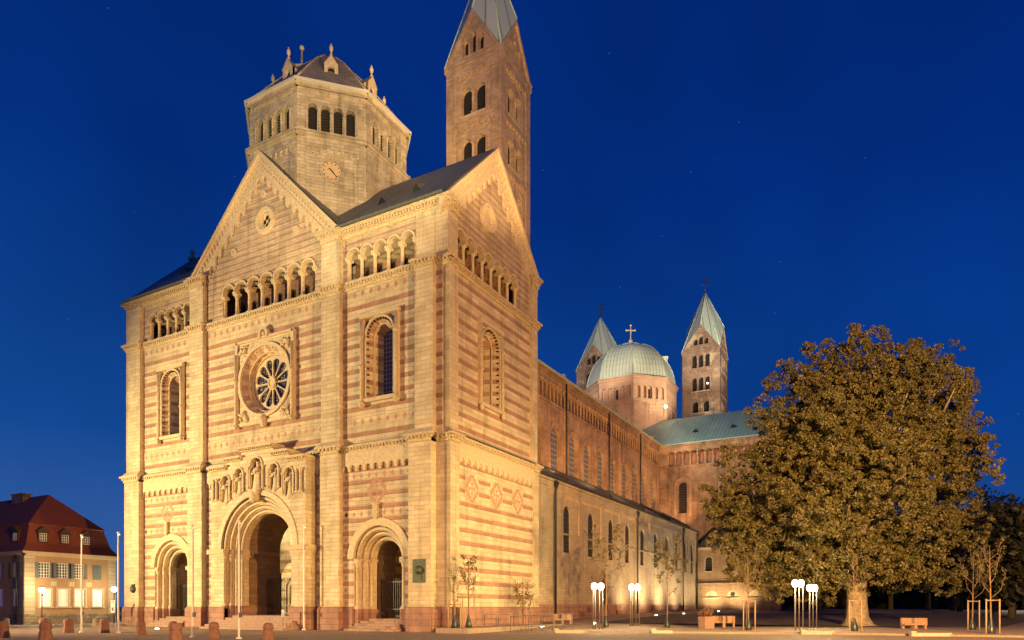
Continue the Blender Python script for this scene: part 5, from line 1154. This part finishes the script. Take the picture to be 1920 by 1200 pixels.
for i,(r,d,l) in enumerate(((-1.55,49.9,'leftmost of the thin square bicycle hoops on the planting strip'),(-.55,49.9,'second bicycle hoop from the left on the planting strip'),(.55,50.1,'third bicycle hoop, just behind the hand rail'),(1.6,50.3,'fourth bicycle hoop, behind the middle of the hand rail'),(2.7,50.6,'rightmost bicycle hoop behind the end of the hand rail'))):
    p = cp(r,d); M = Matrix.Translation((p[0],p[1],.3 if i<3 else .2)) @ Matrix.Rotation(YAW,4,'Z'); mb = MB(M); mb.tube([(-.42,0,-.3),(-.42,0,.85),(.42,0,.85),(.42,0,-.3)],.022,6,0); mb.build('bicycle_hoop', M_['steel'], None, l, 'bicycle stand', 'square bicycle hoops by the cathedral corner')
def rail():
    A, B = Vector(cp(-.1,46.8)), Vector(cp(4.2,48.4)); t = thing('hand_rail', 'thin steel hand rail running along the ramp by the cathedral corner', 'hand rail', A[:])
    mb = MB(); mb.tube([A+Vector((0,0,1.05)), B+Vector((0,0,1.25))],.028,6,0); mb.tube([A+Vector((0,0,.35)), B+Vector((0,0,.45))],.02,6,0); mb.build('rail', M_['steel'], t)
    for k in range(7): p = A.lerp(B,k/6); mb = MB(); mb.tube([p, p+Vector((0,0,1.05+.2*k/6))],.024,6,0); mb.build('post', M_['steel'], t)
rail()
p = cp(-2.35,45.9); mb = MB(Matrix.Translation((p[0],p[1],0)) @ Matrix.Rotation(YAW,4,'Z')); mb.box(-.32,-.3,0,.32,.3,.30); mb.box(-.30,-.32,.02,.26,-.3,.27); mb.build('white_block', M_['white'], None, 'white stone block at the near end of the planting strip', 'stone block')
# ------------------------------------------------------------------ trees
def leaf(mb, p, s, rnd, m=0):
    a = Vector((rnd.gauss(0,1),rnd.gauss(0,1),rnd.gauss(0,1)+.5)).normalized(); b = a.orthogonal().normalized(); q = rnd.uniform(0,2*PI); c = a.cross(b)
    u = b*math.cos(q)+c*math.sin(q); v = a.cross(u); o = len(mb.v)
    mb.v += [tuple(p-u*s), tuple(p-v*s*.62), tuple(p+u*s), tuple(p+v*s*.62+a*s*.2)]; mb.f.append((o,o+1,o+2,o+3)); mb.m.append(m); mb.sm.append(False)
def branch_tree(mb, base, h, r, rnd, n1=9, spread=.5, lean=0.):
    mb.tube([base, base+Vector((lean*.3,0,h*.35)), base+Vector((lean,0,h))],[r,r*.75,r*.25],7,0)
def plane_tree():
    bx, by = 23.3, 25.1; t = thing('plane_tree', 'huge round-crowned plane tree lit orange by street light, right of the cathedral', 'tree', (bx,by,0)); rnd = random.Random(11)
    mb = MB(); B = Vector((bx,by,0))
    def pos(r, f, z): return B+RT*(r*.93-.55)+FW*f*.88+Vector((0,0,z*.985))
    n = 14; pts = []
    prof = [(1.75,-.1),(1.15,.35),(.86,.9),(.78,2),(.78,3.4),(.85,4.4)]
    for r,z in prof:
        for i in range(n): a = 2*PI*i/n; rr = r*(1+.13*math.sin(3*a+1)*(1.3-min(1,z*.3))+.05*math.sin(7*a)); pts.append((bx+rr*math.cos(a),by+rr*math.sin(a),z))
    mb.add(pts,[(k*n+i,k*n+(i+1)%n,(k+1)*n+(i+1)%n,(k+1)*n+i) for k in range(len(prof)-1) for i in range(n)],0,True)
    # crown clumps: (right, forward, height, radius)
    env = [(2.0,1.5,4.0),(3.3,-5.6,4.9),(5.8,-9.6,6.2),(8,-11.6,8.6),(9.8,-12.3,10.0),(12.5,-10.9,11.1),(15.0,-9.2,11.0),(17.2,-7.9,10.2),(18.8,-6.6,9.4),(20.4,-5.2,8.4),(21.7,-4.2,7.2),(23.0,-3.4,5.6),(23.9,-1.4,2.6)]
    def halfw(z):
        for (a,l0,r0),(b,l1,r1) in zip(env,env[1:]):
            if a <= z <= b: k = (z-a)/(b-a); return l0+(l1-l0)*k, r0+(r1-r0)*k
        return (0,0)
    lobes = []
    for i in range(4000):
        if len(lobes) >= 125: break
        z = rnd.uniform(3.6,22.0); l,r = halfw(z); cx = (l+r)/2; hw = (r-l)/2*.93; a = rnd.uniform(0,2*PI); s = rnd.uniform(1.15,2.7); hw *= 1+.07*math.sin(a*3+z*.55+1)+.06*math.sin(a*5-z*1.1)+rnd.uniform(-.07,.05)
        if hw < s: s = max(.8,hw*.8)
        zt = 23.4-s*.8+.5*math.sin(a*2)
        q = Vector((cx+(hw-s*.86)*math.cos(a), (hw-s*.8)*math.sin(a)*.9, min(z,zt)))
        if all((q-o).length > (s+so)*.52 for o,so in lobes): lobes.append((q,s))
    for r_,z,f_ in ((-3.0,22.4,0),(.4,23.2,-1),(3.7,22.7,0),(6.2,22.0,-1),(8.0,19.8,0),(-5.4,20.2,0),(-7.6,17.4,-1),(9.0,17.0,0),(8.5,13.8,0),(8.6,10.6,0),(-9.8,14.0,0),(-11.0,10.6,-1),(-10.6,7.4,0),(8.2,8.4,-2),(-9.3,5.0,-1),(-7.0,3.7,-2),(-3.6,4.4,-4),(5.2,4.2,-3),(3.0,4.6,-5),(-1.2,5.6,-5),(-5.0,16.0,-8),(4.5,18.5,-6),(-1.0,12.5,-10.5),(6.5,12.0,-9),(-6.5,8.0,-9)):
        lobes.append((Vector(((r_+.55)/.93,f_,z)),rnd.uniform(1.5,2.1)))
    for i in range(80):
        z = rnd.uniform(6,20.5); l,r = halfw(z); a = rnd.uniform(0,2*PI); k = rnd.random()*.62; lobes.append((Vector(((l+r)/2+(r-l)/2*k*math.cos(a),(r-l)/2*k*math.sin(a),z)),rnd.uniform(1.6,2.4)))
    clumps = []
    for q,s in lobes:
        for k in range(int(11.5*s*s)):
            v = Vector((rnd.gauss(0,1),rnd.gauss(0,1),rnd.gauss(0,1))).normalized(); d = s*rnd.uniform(.62,1.08); cs = rnd.uniform(.22,.46)
            clumps.append((q.x+v.x*d,q.y+v.y*d,q.z+v.z*d*.85,cs))
    for i in range(16):
        a = 2*PI*i/16+rnd.uniform(-.2,.2); zt = rnd.uniform(9,20); l,r = halfw(zt); rr = rnd.uniform(.35,.75)*(r-l)/2
        e = pos((l+r)/2+rr*math.cos(a), rr*math.sin(a), zt); s0 = pos(.35*math.cos(a),.35*math.sin(a),3.8+rnd.random()); md = s0.lerp(e,.45)+Vector((0,0,1.2))
        mb.tube([s0,md,e],[.42,.24,.06],7,0)
        for k in range(3): q = md.lerp(e,rnd.random()); mb.tube([q,q+Vector((rnd.uniform(-2.5,2.5),rnd.uniform(-2.5,2.5),rnd.uniform(.5,2.5)))],[.12,.03],5,0)
    mb.build('trunk', mat('plane_bark', (.26,.21,.14), .9, bump=.05, nscale=4, var=.4), t)
    lf = MB()
    for x,f,z,s in clumps:
        if x*.93-.55 > 11.3+.6*f+.5*math.sin(z*1.3+f*.7)-max(0,z-15)*.28-max(0,9-z)*.35: continue      # crown is slimmer on the street side
        c = pos(x,f,z); n = int(34+85*s*s)
        for k in range(n):
            d = Vector((rnd.gauss(0,1),rnd.gauss(0,1),rnd.gauss(0,.8))).normalized()*s*rnd.uniform(.25,1.1)**.6
            d.z *= .8; leaf(lf, c+d, rnd.uniform(.06,.135), rnd)
    lf.build('crown', M_['leaf'], t)
plane_tree()
def sapling(x,y,h,seed,lab,stakes=True,leaves=70,bag=True,z0=None,sp=1.0,leafs=.07,nb=9,lo=.40,group='staked young trees on the square'):
    rnd = random.Random(seed); z0 = (max(gz(x,y),.12) if z0 is None else z0); B = Vector((x,y,z0)); t = thing('young_tree', lab, 'tree', B[:], group)
    mb = MB(); tips = []; top = B+Vector((rnd.uniform(-.1,.1),rnd.uniform(-.1,.1),h)); mb.tube([B, B.lerp(top,.45), top],[.055,.038,.008],6,0)
    for i in range(nb):
        k = lo+.5*i/nb; p = B.lerp(top,k); a = i*2.4+rnd.uniform(-.4,.4); L = h*(.34-.22*(k-lo))*sp; d = Vector((math.cos(a)*.62,math.sin(a)*.62,.8))
        m = p+Vector((d.x*L*.55,d.y*L*.55,L*.32)); e = m+Vector((d.x*L*.35,d.y*L*.35,L*.85)); mb.tube([p,m,e],[.02,.013,.004],5,0); tips += [(p,m,e)]
        for j in range(7):
            q = m.lerp(e,rnd.random()); r = q+Vector((rnd.uniform(-.3,.3),rnd.uniform(-.3,.3),rnd.uniform(.15,.45)))*sp; mb.tube([q,r],[.008,.003],4,0); tips += [(q,q.lerp(r,.5),r)]
    mb.build('trunk', M_['twig'], t)
    if leaves:
        lf = MB()
        for a,b,c in tips:
            for k in range(leaves//9): p = (a.lerp(b,rnd.random()) if rnd.random() < .3 else b.lerp(c,rnd.random()))+Vector((rnd.gauss(0,.08),rnd.gauss(0,.08),rnd.gauss(0,.06))); leaf(lf,p,rnd.uniform(.6,1.2)*leafs,rnd)
        lf.build('crown', M_['leafyg'], t)
    if stakes:
        mb = MB(); hs = 2.05 if h > 4 else 1.6; S = [B+RT*.42*math.cos(q)+FW*.42*math.sin(q) for q in (R(200),R(340),R(90))]
        for s in S: mb.tube([s,s+Vector((0,0,hs))],.042,6,0)
        for a,b in ((0,1),(1,2),(2,0)): mb.tube([S[a]+Vector((0,0,hs-.08)),S[b]+Vector((0,0,hs-.08))],.035,5,0)
        mb.build('stakes', M_['wood'], t)
    if bag:
        mb = MB(); mb.lathe(x,y,[(.2,z0),(.24,z0+.08),(.17,z0+.4),(.08,z0+.72),(.06,z0+.85)],9,0); mb.build('watering_bag', mat('dark_bag', (.02,.03,.025), .35) if 'dark_bag' not in bpy.data.materials else bpy.data.materials['dark_bag'], t)
sapling(31.1,11.4,5.2,1,'tall staked young tree with upright bare branches, rightmost of the saplings',leaves=60,leafs=.06,sp=.85)
sapling(30.8,19.4,5.2,2,'staked young tree standing behind and left of the rightmost sapling',leaves=60,leafs=.06,sp=1.0)
sapling(23.8,12.3,5.0,3,'slender staked sapling in front of the plane tree trunk',leaves=18,leafs=.05,sp=.45)
sapling(17.4,10.9,5.3,4,'staked young tree in front of the chapel',leaves=60,leafs=.05,sp=.9)
sapling(10.9,13.9,6.0,5,'unstaked young tree with a dark leafy crown between the lamps and the planter',stakes=False,leaves=130,leafs=.10,sp=1.1)
sapling(6.9,11.4,6.6,6,'wide young tree right behind the leftmost four-pole lamp',stakes=False,leaves=110,leafs=.09,sp=1.3)
sapling(1.2,-.7,3.9,7,'thin pale sapling nearest the corner of the cathedral',leaves=22,leafs=.06,sp=.5,z0=.34)
sapling(1.35,.75,4.7,8,'staked sapling with dark leaves before the lit cathedral flank',leaves=45,leafs=.08,sp=.7,z0=.34)
sapling(1.6,8.0,3.6,9,'low bushy shrub-like tree at the far end of the lit flank',stakes=False,leaves=50,leafs=.07,sp=1.2,bag=False,z0=.3,nb=13,lo=.12)
# dark park trees beyond the square
def park_tree(x,y,h,rad,seed,lab,lean=0,m='leafdk'):
    rnd = random.Random(seed); z0 = gz(x,y); t = thing('park_tree', lab, 'tree', (x,y,z0), 'dark park trees beyond the square'); B = Vector((x,y,z0))
    mb = MB(); mb.tube([B,B+Vector((lean*.4,0,h*.3)),B+Vector((lean,0,h*.8))],[.38,.3,.1],7,0)
    for i in range(6): a = i*1.1; q = B+Vector((lean*.5,0,h*(.3+.07*i))); mb.tube([q,q+Vector((math.cos(a)*rad*.7,math.sin(a)*rad*.7,h*.2))],[.16,.04],5,0)
    mb.build('trunk', M_['barkdk'], t); lf = MB()
    for i in range(70):
        a = rnd.uniform(0,2*PI); v = rnd.uniform(-1,1); rr = math.sqrt(1-v*v)*rnd.uniform(.5,1); c = B+Vector((lean+rr*rad*math.cos(a), rr*rad*math.sin(a), h*.62+v*h*.38)); s = rnd.uniform(1,2)
        for k in range(42): d = Vector((rnd.gauss(0,1),rnd.gauss(0,1),rnd.gauss(0,1))).normalized()*s*rnd.uniform(.4,1.1); leaf(lf,c+d,rnd.uniform(.25,.5),rnd)
    lf.build('crown', M_[m], t)
for i,(px,d,h,rad,lab) in enumerate(((1470,112,15,6,'dark park tree just right of the chapel'),(1530,105,13,6,'dark park tree behind the four-pole lamps under the plane tree'),(1600,120,15,7,'dark park tree straight behind the plane tree trunk'),(1670,112,15,7,'dark park tree beyond the plane tree, right of its trunk'),
   (1740,104,14,7,'dark park tree above the block bench'),(1786,99,13,6,'dark park tree with a leaning trunk left of the two right saplings'),(1800,93,12,5,'dark park tree with a thin trunk beside the leaning one'),(1865,86,12.5,6,'dark park tree behind the rightmost sapling'),(1897,71,10.5,5,'nearest dark park tree at the right edge'),(1960,78,12,6,'dark park tree cut by the right edge of the picture'),(1900,125,19,9,'far dark park tree filling the gap at the right edge'),(1830,120,20,9,'far dark park tree between the saplings and the plane tree'))):
    p = cp((px-960)/1306*d, d); park_tree(p[0],p[1],h,rad,40+i,lab,1.2 if i == 5 else 0)
def hedge():
    rnd = random.Random(77); lf = MB()
    for i in range(2600):
        r = rnd.uniform(45,125); d = 150-(r-45)*.25+rnd.uniform(-2,2); p = Vector(cp(r,d)); leaf(lf, p+Vector((0,0,1.3+rnd.uniform(0,9))), rnd.uniform(.8,1.6), rnd)
    mb = MB(); 
    lf.build('park_thicket', M_['leafdk'], None, None, None, None, 'stuff')
hedge()
T = thing('boundary_wall', 'long dark wall far behind the park trees', 'wall', cp(70,158)); mb = MB(); a, b = Vector(cp(38,158)), Vector(cp(150,120)); mb.add([a,b,b+Vector((0,0,9)),a+Vector((0,0,9)),a+FW*.5,b+FW*.5,b+FW*.5+Vector((0,0,9)),a+FW*.5+Vector((0,0,9))],[(0,1,2,3),(4,7,6,5),(3,2,6,7),(0,3,7,4),(1,5,6,2)],0); mb.build('wall_face', mat('dark_wall', (.03,.02,.015), .9, var=.3), T)
x,y = cp((1918-960)/1306*98,98)[:2]; z0 = gz(x,y); T = thing('street_lamp', 'distant park lamp glowing at the right edge', 'street lamp', (x,y,z0)); mb = MB(); mb.tube([(x,y,z0),(x,y,z0+3.7)],.06,6,0); mb.build('post', M_['iron'], T); mb = MB(); mb.ball(x,y,z0+3.9,.4,10,0); mb.build('lamp_globe', LE['glow'], T); point('lamp_light', (x-.8,y-.3,z0+3.9), 900, (1,.86,.5), .3)

def road_tree():   # street tree right of the frame whose shadow falls on the aisle wall
    rnd = random.Random(5); B = Vector((44,-14.6,0)); t = thing('street_tree', 'leafy street tree beside the road, shading the aisle wall', 'tree', B[:])
    mb = MB(); mb.tube([B,B+Vector((0,0,4)),B+Vector((.3,.2,11))],[.25,.2,.06],7,0); mb.build('trunk', M_['bark'], t); lf = MB()
    for i in range(60):
        v = Vector((rnd.gauss(0,1),rnd.gauss(0,1),rnd.gauss(0,1))).normalized()*rnd.random()**.4; c = B+Vector((v.x*1.8,v.y*3.5,7.8+v.z*3.6))
        for k in range(70): d = Vector((rnd.gauss(0,.4),rnd.gauss(0,.4),rnd.gauss(0,.4))); leaf(lf,c+d,rnd.uniform(.10,.2),rnd)
    lf.build('crown', M_['leaf'], t)
road_tree()
